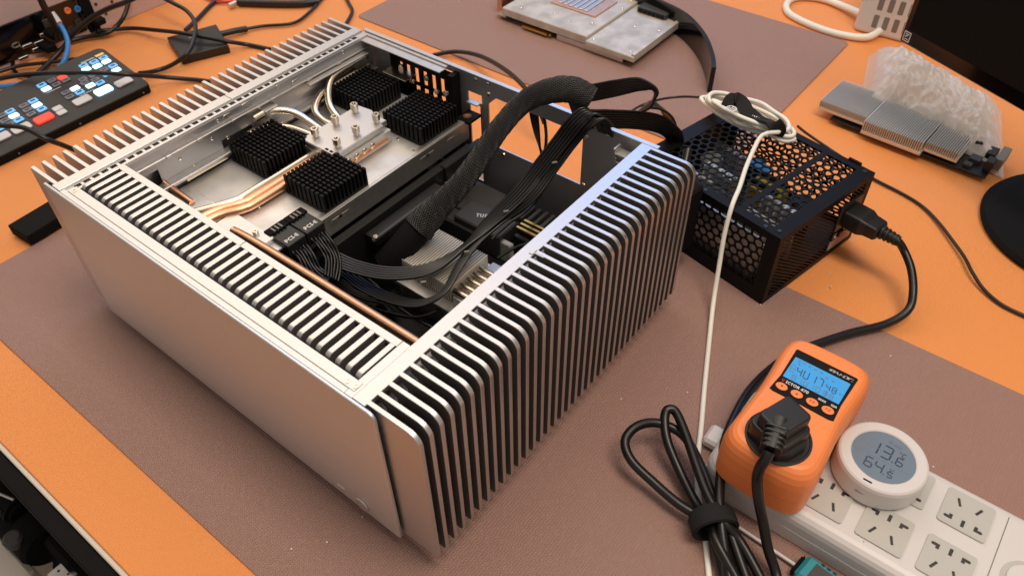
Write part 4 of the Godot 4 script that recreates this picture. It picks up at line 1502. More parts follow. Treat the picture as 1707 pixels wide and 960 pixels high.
# ---------- extension strip ----------
func build_strip() -> void:
	var wp = mats["white plastic"]
	var t := thing("power_strip", "white two-row power strip carrying the orange meter and round thermometer", "power strip", v(524, 2.3, -178))
	t.position = Vector3.ZERO
	var b := MB.new()
	var o := rrect(524, 960, 178, 281, [16, 8, 8, 16], 6)
	b.xf = UP(v(0, 0, 0))
	b.stack(o, [[0.6, 2.3], [0, 3], [0, 15.6]])
	obj("base_half", b, wp, t)
	b = MB.new()
	b.xf = UP(v(0, 0, 0))
	b.stack(o, [[0.7, 15.6], [0.4, 16.3], [0.4, 24], [1.2, 28], [3.0, 31], [6.0, 33], [9.5, 33.8]], true)
	obj("top_half", b, wp, t)
	for row in 2:
		for col in 4:
			var x := 552.5 + col * 42.2
			var z := -192.0 if row == 0 else -238.5
			b = MB.new()
			b.xf = UP(v(x, 33.7, z))
			var cuts := [rrect(-1.2, 1.2, 6.6, 12.8, 0.3, 2)]
			for s in [-1, 1]:
				var tee := PackedVector2Array([Vector2(7.4, 6.4), Vector2(9.8, 6.4), Vector2(9.8, 8.4), Vector2(12.4, 8.4), Vector2(13.2, 9.2), Vector2(13.2, 10.2), Vector2(12.4, 11), Vector2(7.4, 11)])
				if s < 0:
					for i in tee.size(): tee[i].x *= -1
					tee.reverse()
				cuts.append(tee)
				var sl := rrect(-1.0, 1.0, -3.6, 3.6, 0.2, 2)
				for i in sl.size():
					sl[i] = sl[i].rotated(s * 0.42) + Vector2(s * 6.8, -6.5)
				cuts.append(sl)
			b.xf = UP(v(x + 16.25, 33.8, z - 16.25), PI if row == 1 else 0.0)
			b.plate(rrect(-16.25, 16.25, -16.25, 16.25, 2.2), cuts, 0.0, 1.5)
			var pn := obj("socket_panel", b, mats["socket grey"], t)
			var g := MB.new()
			g.xf = UP(v(x + 16.25, 33.83, z - 16.25))
			g.box(-15, 15, -15, 15, 0, 0.12)
			obj("socket_recess", g, mats["dark grey"], pn)
	b = MB.new()
	b.box(720, 720.7, 33.6, 33.86, -272, -187)
	obj("seam_line", b, mats["grey plastic"], t)
	b = MB.new()
	b.xf = UP(v(744, 33.8, -226))
	b.prism(circle(Vector2.ZERO, 18, 36), 0, 0.5, 0.2)
	var ring := obj("switch_ring", b, mats["socket grey"], t)
	b = MB.new()
	b.xf = UP(v(744, 34.3, -226))
	b.prism(circle(Vector2.ZERO, 14.5, 36), 0, 1.6, 0.8, 3)
	obj("switch_button", b, wp, ring)
	for q in [v(645,34,-189), v(691,34,-321), v(688,30,-202)]:
		b = MB.new()
		b.disc_at(v(q.x, 33.8, clampf(q.z, -268, -190)), 0.5, 0.06, 6)
		obj("speck", b, mats["grey plastic"], t)
	b = MB.new()
	b.box(510, 524.5, 4, 14, -232, -212, 2.5)
	obj("hanging_tab", b, wp, t)


func glyph(g: MB, strokes: String, x: float, y: float, s: float) -> void:
	# strokes are written as pairs of grid points on a 9 by 9 grid
	for w in strokes.split(" "):
		var a := Vector2(float(w[0]), float(w[1])) / 8.0 * s
		var c := Vector2(float(w[2]), float(w[3])) / 8.0 * s
		var d := (c - a).normalized() * 0.07 * s
		var k := Vector2(-d.y, d.x)
		g.prism(PackedVector2Array([Vector2(x, y) + a - d - k, Vector2(x, y) + c + d - k, Vector2(x, y) + c + d + k, Vector2(x, y) + a - d + k]), 0, 0.12)


func build_meter() -> void:
	var t := thing("power_meter", "orange plug-in power meter with lit blue display on the white power strip", "power meter", v(566, 34.5, -200))
	t.position = Vector3.ZERO
	var b := MB.new()
	b.xf = UP(Vector3.ZERO)
	var o := PackedVector2Array()
	var c := [v(566, 0, 171.5), v(590, 0, 173.5), v(600.5, 0, 183), v(601.5, 0, 200), v(600, 0, 222), v(599, 0, 240), v(600.5, 0, 262), v(601.5, 0, 284), v(598, 0, 296.5), v(588, 0, 300.5), v(566, 0, 301.5), v(545, 0, 300.5), v(535, 0, 296.5), v(531.5, 0, 284), v(532.5, 0, 262), v(533.5, 0, 240), v(533, 0, 222), v(532, 0, 200), v(532.5, 0, 183), v(542, 0, 173.5), v(566, 0, 171.5), v(590, 0, 173.5)]
	var sp := spline(c, 4)
	for i in range(0, 80):
		o.append(Vector2(sp[i].x, sp[i].z))
	b.stack(o, [[2.2, 34.4], [0.6, 36], [0.2, 52]])
	obj("back_shell", b, mats["orange plastic"], t)
	b = MB.new()
	b.xf = UP(Vector3.ZERO)
	b.stack(o, [[0.5, 52], [0.0, 52.6], [0.2, 66], [0.8, 72], [2.2, 77], [4.2, 80.2], [6.6, 82.0], [9.0, 82.6]], true)
	obj("front_shell", b, mats["orange plastic"], t)
	# face plate with the display
	b = MB.new()
	b.xf = UP(v(0, 82.5, 0))
	b.prism(poly([542, 233.5, 545, 232.5, 566, 233, 588, 232.5, 591.5, 233.5, 590.5, 250, 591.5, 281, 590.5, 282, 543.5, 282, 542.5, 281, 543.5, 250]), 0, 0.5, 0.2)
	var fp := obj("face_plate", b, mats["glossy black"], t)
	b = MB.new()
	b.xf = UP(v(0, 83.0, 0))
	b.prism(rrect(545.2, 588.6, 250, 273.5, 0.6), 0, 0.15)
	var lcd := obj("display", b, mats["backlit display"], fp)
	b = MB.new()
	b.xf = UP(v(0, 83.15, 0))
	var x := 552.0
	for q in ["4", "U", "1", "7"]:
		b.seg7(q, x, 257.6, 3.6, 7.4, 0.75, -0.12)
		x += 5.6
	b.seg7("4", 575.4, 257.4, 2.8, 5.4, 0.65, -0.12); b.seg7("8", 580.2, 257.4, 2.8, 5.4, 0.65, -0.12)
	obj("display_digits", b, mats["dark print"], lcd)
	b = MB.new()
	b.xf = UP(v(0, 83.15, 0))
	x = 546.6
	for q in ["8", "1", "U", "1", "0", "1"]:
		x += 4.7
		b.seg7(q, x, 251.2, 2.8, 5.0, 0.55, -0.12)
	b.seg7("8", 576.0, 251.2, 2.6, 4.4, 0.55, -0.12); b.seg7("8", 580.6, 251.2, 2.6, 4.4, 0.55, -0.12)
	b.seg7("8", 547.0, 258, 3.2, 7.0, 0.45, -0.12)
	obj("display_digits", b, mats["faint print"], lcd)
	b = MB.new()
	b.xf = UP(v(0, 83.15, 0))
	for q in [[548, 271], [552, 271], [556.5, 270.8], [561, 270.6], [549, 268.4], [566, 270.5], [571, 268], [576, 268], [585, 259.5]]:
		b.box(q[0], q[0] + 2.6, q[1], q[1] + 0.5, 0, 0.1)
		b.box(q[0] + 0.3, q[0] + 2.2, q[1] - 0.9, q[1] - 0.5, 0, 0.1)
	obj("display_symbols", b, mats["faint print"], lcd)
	b = MB.new()
	b.xf = UP(v(0, 83.05, 0))
	var gl := ["2018 2418 2420 4868 5888 6478 3444 5056 7077", "1868 2224 4244 0648 6068 5485 1383 2050 0787 4340", "1757 1353 5753 1713 3841 1535 4170 7172", "1666 3810 6662 6252", "1828 3818 5868 6888 0555 1151 0060 2125 4145", "1020 0818 0010 3848 3034 4844 5258 7077 2228", "1888 4858 2064 6420 0806 7050"]
	for k in 7:
		glyph(b, gl[k], 570.2 + k * 2.75, 276.4, 2.2)
	obj("printed_title", b, mats["white print"], fp)
	words("lettering", "V", 2.9, mats["red print"], fp, UP(v(547.2, 83.1, -246.2)))
	words("lettering", "ICTOR 470", 2.75, mats["white print"], fp, UP(v(558.2, 83.1, -246.4)))
	words("lettering", "MAX", 2.1, mats["white print"], fp, UP(v(577.6, 83.05, -246.2)))
	words("lettering", "10A", 2.1, mats["white print"], fp, UP(v(586.4, 83.05, -246.2)))
	for k in 4:
		b = MB.new()
		b.xf = UP(v(548.8 + k * 11.9, 83.0, -239.6))
		var el := PackedVector2Array()
		for j in 28:
			el.append(Vector2(cos(TAU * j / 28) * 4.6, sin(TAU * j / 28) * 3.5))
		b.prism(el, 0, 1.3, 0.6, 2)
		var kb := obj("button", b, mats["orange plastic"], t)
		b = MB.new()
		b.xf = UP(v(548.8 + k * 11.9, 84.3, -239.6))
		if k < 2:
			var f := -1.0 if k == 0 else 1.0
			var tri := [Vector2(-1.1, -0.8 * f), Vector2(1.1, -0.8 * f), Vector2(0, 0.9 * f)]
			if f < 0: tri.reverse()
			b.prism(PackedVector2Array(tri), 0, 0.1)
		else:
			glyph(b, "1868 4840 1050 2535 0477", -2.1, -0.9, 1.8)
			glyph(b, "0888 2621 6661 1353 0080", 0.2, -0.9, 1.8)
		obj("button_mark", b, mats["red print"] if k > 1 else mats["dark print"], kb)
	# round recess for the plug
	b = MB.new()
	b.xf = Transform3D(Basis.IDENTITY, v(566, 82.5, -197))
	b.lathe([[23.5, 0.0], [23.2, 0.7], [21.8, 0.8], [21.2, 0.15], [0, 0.12]], 40)
	obj("socket_ring", b, mats["black plastic"], t)


func build_hygrometer() -> void:
	var t := thing("thermometer", "round white thermometer with grey display reading 13.6 and 64.5", "thermometer", v(631, 34.4, -248))
	var b := MB.new()
	b.lathe([[28, 0], [30.6, 0.6], [32, 3], [32.2, 8], [32.0, 19], [31.2, 21.6], [29.8, 22.6], [23.4, 22.8], [22.6, 22.2], [22.4, 21.6]], 56)
	obj("case_ring", b, mats["white plastic"], t)
	b = MB.new()
	b.xf = Transform3D(Basis.IDENTITY, v(0, 21.0, 0))
	b.lathe([[22.5, 0], [22.5, 0.8], [0, 0.8]], 48)
	var lcd := obj("display", b, mats["grey display"], t)
	var R := UP(v(0, 21.85, 0))
	b = MB.new()
	b.xf = R
	b.seg7("1", -11.5, -0.5, 6.0, 11.5, 1.1); b.seg7("3", -2.6, -0.5, 6.6, 11.5, 1.1); b.seg7("6", 8.6, -1.0, 4.4, 7.2, 0.9)
	b.seg7("6", -9.6, -14.6, 5.0, 8.6, 0.9); b.seg7("4", -2.4, -14.6, 5.4, 8.6, 0.9); b.seg7("5", 7.0, -14.6, 3.4, 4.8, 0.7)
	b.box(5.9, 6.9, -1.0, 0.0, 0, 0.12); b.box(4.5, 5.3, -14.9, -14.1, 0, 0.12)
	b.seg7("C", 10.6, 7.6, 2.6, 3.8, 0.6)
	b.box(8.4, 9.3, 10.8, 11.7, 0, 0.12)
	b.box(7.2, 8.0, -7.4, -6.6, 0, 0.12); b.box(9.6, 10.4, -9.8, -9.0, 0, 0.12)
	b.prism(poly([7.0, -9.9, 7.5, -9.9, 10.4, -6.4, 9.9, -6.4]), 0, 0.12)
	obj("display_digits", b, mats["dark print"], lcd)
	b = MB.new()
	b.xf = R
	b.prism(rrect(2.6, 8.2, 14.2, 16.6, 0.5), 0, 0.12)
	b.box(-0.2, 0.4, 14.2, 18.0, 0, 0.12)
	b.prism(poly([-1.4, 15.2, -1.0, 14.9, 1.4, 17.0, 1.0, 17.3]), 0, 0.13)
	b.prism(poly([-1.4, 17.0, 1.0, 14.9, 1.4, 15.2, -1.0, 17.3]), 0, 0.14)
	obj("display_symbols", b, mats["faint print"], lcd)
	b = MB.new()
	b.xf = R
	b.box(-21, 21, -3.6, -3.3, 0, 0.1)
	b.seg7("8", -14.5, -0.5, 6.0, 11.5, 0.5, 0.0, 0.08)
	obj("display_rule", b, mats["faint print"].duplicate(), lcd)
	var fr: MeshInstance3D = lcd.get_node("display_rule")
	fr.material_override.albedo_color = Color(0.47, 0.52, 0.56)
	b = MB.new()
	b.xf = UP(v(-2, 22.65, 27.0))
	b.prism(rrect(-3.2, 3.2, -0.7, 0.7, 0.5), 0, 0.15)
	obj("sensor_slit", b, mats["matt black"], t)
	b = MB.new()
	b.box(-6.5, 0.5, 12.2, 13.0, 30.9, 32.1)
	obj("side_mark", b, mats["grey plastic"], t)


# ---------- things farther back ----------
func build_background() -> void:
	var blk = mats["black rubber"]
	# teal handled tool at the bottom edge
	var t := thing("teal_tool", "teal handled tool with grey grip and thin white shaft beside the power strip", "hand tool")
	var q: Array = [v(563,5,-164), v(618,6,-161), v(657,9,-155)]
	var b := MB.new()
	b.tube([q[0], q[1]], 1.4, 10)
	obj("shaft", b, mats["white plastic"], t)
	var d: Vector3 = (q[2] - q[1]).normalized()
	b = MB.new()
	b.xf = Transform3D(Basis(d.cross(Vector3.UP).normalized(), Vector3.UP, -d), q[1])
	b.box(-11, 11, -3, 8, -58, 1, 3)
	obj("handle", b, mats["teal plastic"], t)
	b = MB.new()
	b.xf = Transform3D(Basis(d.cross(Vector3.UP).normalized(), Vector3.UP, -d), q[1])
	b.box(-6.5, 6.5, 7.9, 8.5, -52, -7, 0.2)
	obj("grip", b, mats["dark grey"], t)
	b = MB.new()
	b.xf = Transform3D(Basis(d.cross(Vector3.UP).normalized(), Vector3.UP, -d), q[1])
	for k in 6:
		b.box(-9.6, -7.6, 7.9, 8.2, -12 - k * 4.5, -9.5 - k * 4.5)
	obj("printed_marks", b, mats["circuit board"], t)
	b = MB.new()
	b.xf = Transform3D(Basis(d.cross(Vector3.UP).normalized(), Vector3.UP, -d), q[1])
	b.box(-9, 9, -2.4, 5, 0.8, 4, 2)
	obj("collar", b, mats["matt black"], t)
	# bare graphics card
	t = thing("bare_graphics_card", "bare graphics card with pale metal plate and copper heat spreader on the rear mat", "graphics card")
	b = MB.new()
	b.box(-95, 128, 8, 10, -838, -704, 0.2)
	obj("circuit_board", b, mats["circuit board"], t)
	b = MB.new()
	b.box(-85, 66, 12, 24, -838, -698, 1)
	b.box(66.2, 146, 12, 20, -838, -694, 1)
	b.box(140, 146, 20, 23, -836, -696, 0.5)
	obj("cold_plate", b, mats["stained plate metal"], t)
	b = MB.new()
	b.box(-80, 120, 2.4, 7.8, -830, -710, 1)
	obj("rear_plate", b, mats["dark grey"], t)
	b = MB.new()
	b.box(-45, 0, 6, 8.8, -703.5, -694, 0.2); b.box(2, 6, 6, 8.8, -703.5, -696, 0.2)
	obj("edge_connector", b, mats["brass"], t)
	b = MB.new()
	b.box(14, 126, 3, 11, -704, -699, 0.6)
	obj("side_rail", b, mats["milled aluminium"], t)
	b = MB.new()
	b.box(-36, 44, 24.2, 26, -812, -752, 0.3)
	obj("copper_plate", b, mats["copper"], t)
	for k in 6:
		b = MB.new()
		b.xf = UP(v(-22 + k * 9.0, 26, -782))
		b.prism(rrect(-3.6, 3.6, -25, 25, 2), 0, 1.4, 0.8, 2)
		obj("flat_heat_pipe", b, mats["polished nickel"], t)
	b = MB.new()
	b.box(78, 126, 20.2, 28, -836, -812, 0.6)
	var pc := obj("power_socket", b, mats["dark grey"], t)
	for k in 6:
		b = MB.new()
		b.box(81 + k * 7.4, 86 + k * 7.4, 22, 26.5, -811.9, -810)
		obj("pin_hole", b, mats["shadow gap"], pc)
	for w in [[-70, -820], [-60, -712], [20, -720], [56, -830], [74, -704], [134, -704], [134, -780], [100, -770], [-10, -726], [50, -735], [60, -800]]:
		b = MB.new()
		b.disc_at(v(w[0], 24 if w[0] < 66 else 20, w[1]), 2.2, 1.6, 12, 0.5)
		obj("screw", b, mats["polished nickel"], t)
	b = MB.new()
	b.box(-106, -97, 2.4, 42, -830, -712, 0.6)
	obj("mounting_bracket", b, mats["copper"], t)
	b = MB.new()
	b.box(-97, -80, 8, 11, -712, -700, 0.4)
	obj("bracket_tab", b, mats["milled aluminium"], t)
	# curved strap standing on edge round the card
	b = MB.new()
	var sp := spline([v(-105,2,-885), v(-14,2,-854), v(44,2,-840), v(101,2,-829), v(154,2,-814), v(202,2,-778), v(238,2,-735), v(257,2,-704)], 8)
	var up := []
	var hi := []
	for p in sp:
		up.append(v(0, 1, 0))
		hi.append(p + v(0, 18.5, 0))
	b.strap(hi, up, 36, 6)
	tag(obj("curved_strap", b, mats["glossy black"]), "black curved strap standing on edge on the mat beside the bare graphics card", "strap")
	# monitor
	t = thing("monitor", "black monitor with a small label on its lower corner, on a round stand", "monitor", v(451, 120, -742), Basis(Vector3.UP, -0.45))
	b = MB.new()
	b.box(0, 520, 0, 320, -28, 0, 2)
	obj("screen_frame", b, mats["glossy black"], t)
	b = MB.new()
	b.box(8, 512, 17, 312, 0.05, 0.6)
	obj("screen", b, mats["matt black"], t)
	b = MB.new()
	b.box(4, 13.5, 3.5, 15, 0.05, 0.35)
	var st := obj("label", b, mats["dark print"], t)
	b = MB.new()
	b.box(4.2, 13.3, 3.7, 4.7, 0.36, 0.45); b.box(4.2, 13.3, 13.8, 14.8, 0.36, 0.45); b.box(4.2, 5.1, 4.7, 13.8, 0.36, 0.45); b.box(12.4, 13.3, 4.7, 13.8, 0.36, 0.45)
	b.box(6.5, 11, 6, 6.8, 0.36, 0.45); b.prism(poly([6.5, 8.4, 7.4, 8.4, 11, 12, 11, 12.8, 10, 12.8, 6.5, 9.3]), 0.36, 0.46); b.box(6.5, 8.2, 11.4, 12.8, 0.36, 0.45)
	obj("label_print", b, mats["white print"], st)
	b = MB.new()
	b.box(230, 290, -110, 60, -50, -30, 4)
	obj("neck", b, mats["black plastic"], t)
	var ft := MB.new()
	ft.xf = Transform3D(Basis(Vector3.UP, 0.45), Vector3.ZERO)
	var ctr := Transform3D(Basis(Vector3.UP, -0.45), v(451, 120, -742)).affine_inverse() * v(702, 0.3, -690)
	ft.xf = Transform3D(Basis(Vector3.UP, 0.45), ctr)
	ft.lathe([[96, 0], [100, 2], [101, 5], [98, 9], [88, 11.5], [0, 13]], 64)
	obj("foot", ft, mats["matt black"], t)
	# small card with finned heatsink
	t = thing("finned_card", "small expansion card with a large pale finned heatsink on the orange desk", "expansion card", v(490, 0, -760), Basis(Vector3.UP, -0.06))
	b = MB.new()
	b.box(-80, 106, 6, 8, -26, 34, 0.2)
	obj("circuit_board", b, mats["circuit board"], t)
	b = MB.new()
	b.box(-100, -38, 12, 15, -36, 30, 0.3); b.box(-38, 34, 9, 13, -40, 42, 0.3); b.box(34, 72, 12, 15, -34, 34, 0.3)
	obj("heatsink_base", b, mats["cast grey metal"], t)
	b = MB.new()
	for k in 25:
		b.box(-99 + k * 2.5, -98.2 + k * 2.5, 15, 24, -36, 30)
	for k in 28:
		b.box(-37.5 + k * 2.55, -36.6 + k * 2.55, 13, 26, -40, 42)
	for k in 15:
		b.box(34.5 + k * 2.5, 35.3 + k * 2.5, 15, 24, -34, 34)
	stuff(obj("heatsink_fins", b, mats["cast grey metal"], t))
	for w in [[76, -22, 8, 14, 14, 8], [92, -18, 10, 18, 10, 8], [80, 4, 12, 12, 6, 8], [98, 10, 8, 14, 14, 14], [78, 20, 9, 8, 4, 8]]:
		b = MB.new()
		b.box(w[0], w[0] + w[2], 8, 8 + w[4], w[1], w[1] + w[3], 0.4)
		obj("component", b, mats["black plastic"] if w[4] > 8 else mats["dark grey"], t)
	b = MB.new()
	b.box(104, 113, 8, 22, -20, 12, 0.5)
	obj("video_socket", b, mats["grey plastic"], t)
	# bubble wrap
	t = thing("bubble_wrap", "crumpled clear bubble wrap behind the finned card, under the monitor", "bubble wrap")
	var rng := RandomNumberGenerator.new()
	rng.seed = 21
	var ns := FastNoiseLite.new()
	ns.seed = 4
	ns.frequency = 0.018
	for layer in 2:
		b = MB.new()
		var nx := 100
		var nz := 70
		var grid := []
		for i in nx + 1:
			var row := []
			for j in nz + 1:
				var u := i / float(nx); var w := j / float(nz)
				var x := 388.0 + u * 182.0
				var z := -925.0 + w * 146.0 + layer * 4
				var edge: float = minf(minf(u, 1 - u) * 5, minf(w, 1 - w) * 4)
				var y: float = (1 - exp(-edge * 1.5)) * (56 + layer * 8) * (1.0 - 0.55 * u)
				var fold := 1.0 - absf(ns.get_noise_3d(x * 0.9 + z * 0.3, z * 0.8, layer * 90)) * 2.2
				var fine := 1.0 - absf(ns.get_noise_3d(x * 2.4 - z, z * 2.6, layer * 40 + 9)) * 2.0
				y += (fold * 13.0 + fine * 4.0 - 8.0) * minf(edge, 1.0)
				row.append(v(x + w * 40, maxf(y, 0.6 + layer), z + u * 34))
			grid.append(row)
		var nr := []
		for i in nx + 1:
			var row := []
			for j in nz + 1:
				var dx: Vector3 = grid[mini(i + 1, nx)][j] - grid[maxi(i - 1, 0)][j]
				var dz: Vector3 = grid[i][mini(j + 1, nz)] - grid[i][maxi(j - 1, 0)]
				row.append(dz.cross(dx).normalized())
			nr.append(row)
		for i in nx:
			for j in nz:
				b.tri(grid[i][j + 1], grid[i + 1][j + 1], grid[i + 1][j], nr[i][j + 1], nr[i + 1][j + 1], nr[i + 1][j])
				b.tri(grid[i][j + 1], grid[i + 1][j], grid[i][j], nr[i][j + 1], nr[i + 1][j], nr[i][j])
		obj("film", b, mats["bubble film"], t)
	# white perforated box and its cable
	t = thing("perforated_box", "white plastic box with rows of vent slots behind the monitor", "box", v(346, 0, -985), Basis(Vector3.UP, 0.08))
	b = MB.new()
	b.xf = UP()
	b.prism(rrect(-6, 120, 0, 90, 10), 0.4, 92, 5, 3)
	obj("shell", b, mats["white plastic"], t)
	for r in 3:
		for k in 5:
			b = MB.new()
			b.xf = Transform3D(Basis.IDENTITY, v(18 + k * 14, 12 + r * 26, 0.0))
			b.prism(rrect(0, 7.5, 0, 19, 1.6), 0, 0.25)
			obj("vent_slot", b, mats["grey plastic"], t)
	cable("cable", [v(378,10,-995), v(368,7,-963), v(329,5,-952), v(285,5,-956), v(248,5,-971), v(232,5,-999), v(236,5,-1028), v(268,6,-1044), v(309,8,-1034), v(357,18,-1000)], 5.0, mats["off white rubber"], "thick white cable looping out of the vented white box")
	cable("cable", [v(478,4,-651), v(498,3,-649), v(555,3,-633), v(606,6,-582), v(627,7,-553), v(643,4,-539), v(664,3,-529), v(694,3,-527)], 1.7, blk, "thin black cable crossing the orange desk from the power supply to the right edge")
	cable("cable", [v(384,10,-688), v(398,8,-683), v(429,5,-674), v(463,4,-662)], 1.7, blk, "thin black cable lying along the far side of the power supply")


# ---------- left side: switcher, open computer, drive, cables ----------
func build_left_side() -> void:
	var blk = mats["black rubber"]
	var slope := atan2(21.0, 104.0)
	# local x runs to the right (world -z), local y up the slope (world -x), local z out of the panel
	var pan := Transform3D(Basis(Vector3(0, 0, -1), Vector3(-cos(slope), sin(slope), 0), Vector3(sin(slope), cos(slope), 0)), v(-336, 12, 0))
	var t := thing("video_switcher", "black video switcher panel with glowing white and red keys", "video switcher", v(-336, 0, -20))
	t.position = Vector3.ZERO
	var b := MB.new()
	b.xf = Transform3D(Basis(Vector3(0, 0, -1), Vector3(-1, 0, 0), Vector3(0, 1, 0)), v(-336, 0, 0))
	var o := rrect(22, 264, 0, 104, [6, 6, 9, 9], 6)
	# wedge: lower block to 11 mm, then the sloping top
	b.prism(o, 0.4, 11.0, 1.0)
	obj("base", b, mats["matt black"], t)
	b = MB.new()
	b.xf = pan
	b.prism(rrect(22, 264, 0.5, 105.5, [6, 6, 10, 10], 6), -8.0, 0.0, 1.0, 2)
	obj("panel", b, mats["dark grey"].duplicate(), t)
	var pm: StandardMaterial3D = (t.get_node("panel") as MeshInstance3D).material_override
	pm.albedo_color = Color(0.19, 0.185, 0.18)
	pm.roughness = 0.6
	b = MB.new()
	b.box(-439, -425, 11.0, 24, -262, -24, 0.5)
	obj("rear_wall", b, mats["matt black"], t)
	var keys := [[-241, 23, 0], [-213, 25, 1], [-183, 25, 0], [-131, 25, 2], [-103, 26, 0], [-77, 27, 0], [-50, 27, 0]]
	for k in keys:
		b = MB.new()
		b.xf = pan
		b.prism(rrect(-k[0] - 11.5, -k[0] + 11.5, k[1] - 6.2, k[1] + 6.2, 3), 0, 2.6, 0.8, 2)
		obj("large_key", b, [mats["unlit key"], mats["lit white key"], mats["lit red key"]][k[2]], t)
	for k in [[-153, 31], [-152.5, 21.5]]:
		b = MB.new()
		b.xf = pan
		b.prism(rrect(-k[0] - 6, -k[0] + 6, k[1] - 4.2, k[1] + 4.2, 1.6), 0, 2.0, 0.6)
		obj("key", b, mats["unlit key"], t)
	# small keys: [x, y, lit]
	var small := [[-164, 72, 1], [-190, 51, 1], [-207, 44, 1], [-139, 52, 1], [-109, 52, 1], [-191, 80, 2], [-236, 72, 1], [-250, 73, 1], [-222, 75, 1], [-249, 50, 1],
		[-164, 82, 3], [-178, 82, 0], [-178, 72, 0], [-191, 72, 0], [-177, 51, 0], [-176, 41, 0], [-190, 41, 3], [-205, 53, 0], [-207, 60, 0], [-218, 50, 0], [-219, 41, 3], [-221, 59, 0], [-235, 50, 3], [-127, 61, 0], [-126, 51.5, 0], [-125, 42, 0], [-140, 62, 3], [-139, 42, 3], [-110, 62, 3], [-109, 42, 3], [-100, 61, 0], [-97, 51, 0], [-97, 42, 0], [-224, 84, 3], [-238, 82, 3], [-252, 82, 3], [-251, 60, 3], [-238, 60, 0], [-84, 61, 3], [-84, 51, 1], [-84, 42, 3], [-70, 61, 0], [-70, 51, 0]]
	for k in small:
		b = MB.new()
		b.xf = pan
		b.prism(rrect(-k[0] - 5.6, -k[0] + 5.6, k[1] - 3.7, k[1] + 3.7, 1.4), 0, 1.6, 0.5)
		var kb := obj("small_key", b, [mats["small unlit key"], mats["lit white key"], mats["lit red key"], mats["lit blue key"]][k[2]], t)
		b = MB.new()
		b.xf = pan
		if k[2] == 0 or k[2] == 3:
			b.box(-k[0] - 3, -k[0] + 3, k[1] - 1.2, k[1] + 1.6, 1.6, 1.7)
		else:
			b.box(-k[0] - 2.4, -k[0] - 1.4, k[1] + 0.3, k[1] + 1.3, 1.6, 1.7); b.box(-k[0] + 1.2, -k[0] + 2.2, k[1] + 0.6, k[1] + 1.6, 1.6, 1.7)
		obj("key_mark", b, mats["dark grey"], kb)
	b = MB.new()
	b.xf = pan
	b.box(246, 258, 89, 93, 0, 0.3)
	obj("emblem", b, mats["brass"], t)
	b = MB.new()
	b.xf = pan
	for k in 9:
		b.box(225 + k * 2.1, 226.4 + k * 2.1, 89.6, 91.6, 0, 0.25)
	b.box(160, 180, 65, 65.8, 0, 0.25); b.box(186, 206, 35, 35.8, 0, 0.25)
	obj("printed_name", b, mats["white print"], t)
	for q in [[-322, 4, -251], [-332, 4, -160], [-332, 4, -80]]:
		b = MB.new()
		b.xf = Transform3D(Basis(Vector3(0, 0, 1), -PI / 2), v(-335.9, 5, q[2]))
		b.disc_at(Vector3.ZERO, 1.2, 0.3, 8)
		obj("screw", b, mats["grey plastic"], t)

	# open computer standing behind, its rear towards us
	t = thing("open_computer", "open computer with a black port plate and pale metal shell at the left edge", "computer", v(-550, 0, -300))
	t.position = Vector3.ZERO
	b = MB.new()
	b.box(-900, -553, 3, 118, -445, -110, 1)
	obj("shell", b, mats["pinkish metal"], t)
	b = MB.new()
	b.box(-552.8, -550, 0.4, 8, -449, -110, 0.4)
	b.box(-552.8, -550, 8, 62, -449, -311, 0.4)
	b.box(-552.8, -549.5, 58, 118, -300, -110, 0.5)
	obj("rear_frame", b, mats["pinkish metal"], t)
	b = MB.new()
	b.box(-552.6, -548, 9, 58, -300, -118, 0.8)
	var sh := obj("port_plate", b, mats["glossy black"], t)
	b = MB.new()
	b.box(-552.6, -545, 4, 60, -318, -302, 0.8)
	obj("slot_post", b, mats["matt black"], t)
	var side := func(y: float, z: float) -> Transform3D:
		return Transform3D(Basis(Vector3(0, 0, 1), -PI / 2), v(-548, y, z))
	for k in [[46, -283, "orange plastic"], [43, -297, "blue plastic"], [26, -290, "dark grey"], [20, -276, "dark grey"], [28, -302, "black plastic"]]:
		b = MB.new()
		b.xf = side.call(k[0], k[1])
		b.lathe([[4.6, 0], [4.6, 2.4], [2.4, 2.4], [2.2, 0.6], [0, 0.6]], 18)
		obj("audio_jack", b, mats[k[2]], sh)
	b = MB.new()
	b.box(-548.4, -546, 34, 46, -258, -244, 0.5)
	obj("network_socket", b, mats["dark grey"], sh)
	b = MB.new()
	b.box(-548.2, -545.8, 44, 48, -262, -258, 0.4)
	obj("link_light", b, mats["yellow tape"], sh)
	for k in [[20, -228], [13, -222], [28, -240], [22, -212], [8.5, -200]]:
		b = MB.new()
		b.box(-548.2, -545.5, k[0] - 2.2, k[0] + 2.2, k[1] - 7, k[1] + 7, 0.4)
		var us := obj("usb_socket", b, mats["milled aluminium"], sh)
		b = MB.new()
		b.box(-545.6, -545.3, k[0] - 1.4, k[0] + 1.2, k[1] - 6, k[1] + 6)
		obj("usb_opening", b, mats["shadow gap"], us)
	# swirl emblem printed on the plate
	b = MB.new()
	b.xf = Transform3D(Basis(Vector3(0, 0, -1), Vector3(0, 1, 0), Vector3(1, 0, 0)), v(-547.9, 28, -199))
	for rr in [[6.0, 4.4, 0.0], [4.4, 3.0, 0.6]]:
		var ring := []
		for k in 16:
			var a: float = 0.5 + rr[2] + TAU * 0.86 * k / 15.0
			ring.append(v(cos(a) * rr[0], sin(a) * rr[1] * 0.8, 0))
		b.tube(ring, 0.35, 5)
	b.tube([v(3.0, -1.5, 0), v(5.5, -6.5, 0), v(4.0, -3, 0)], 0.35, 5)
	obj("swirl_emblem", b, mats["grey print"], sh)
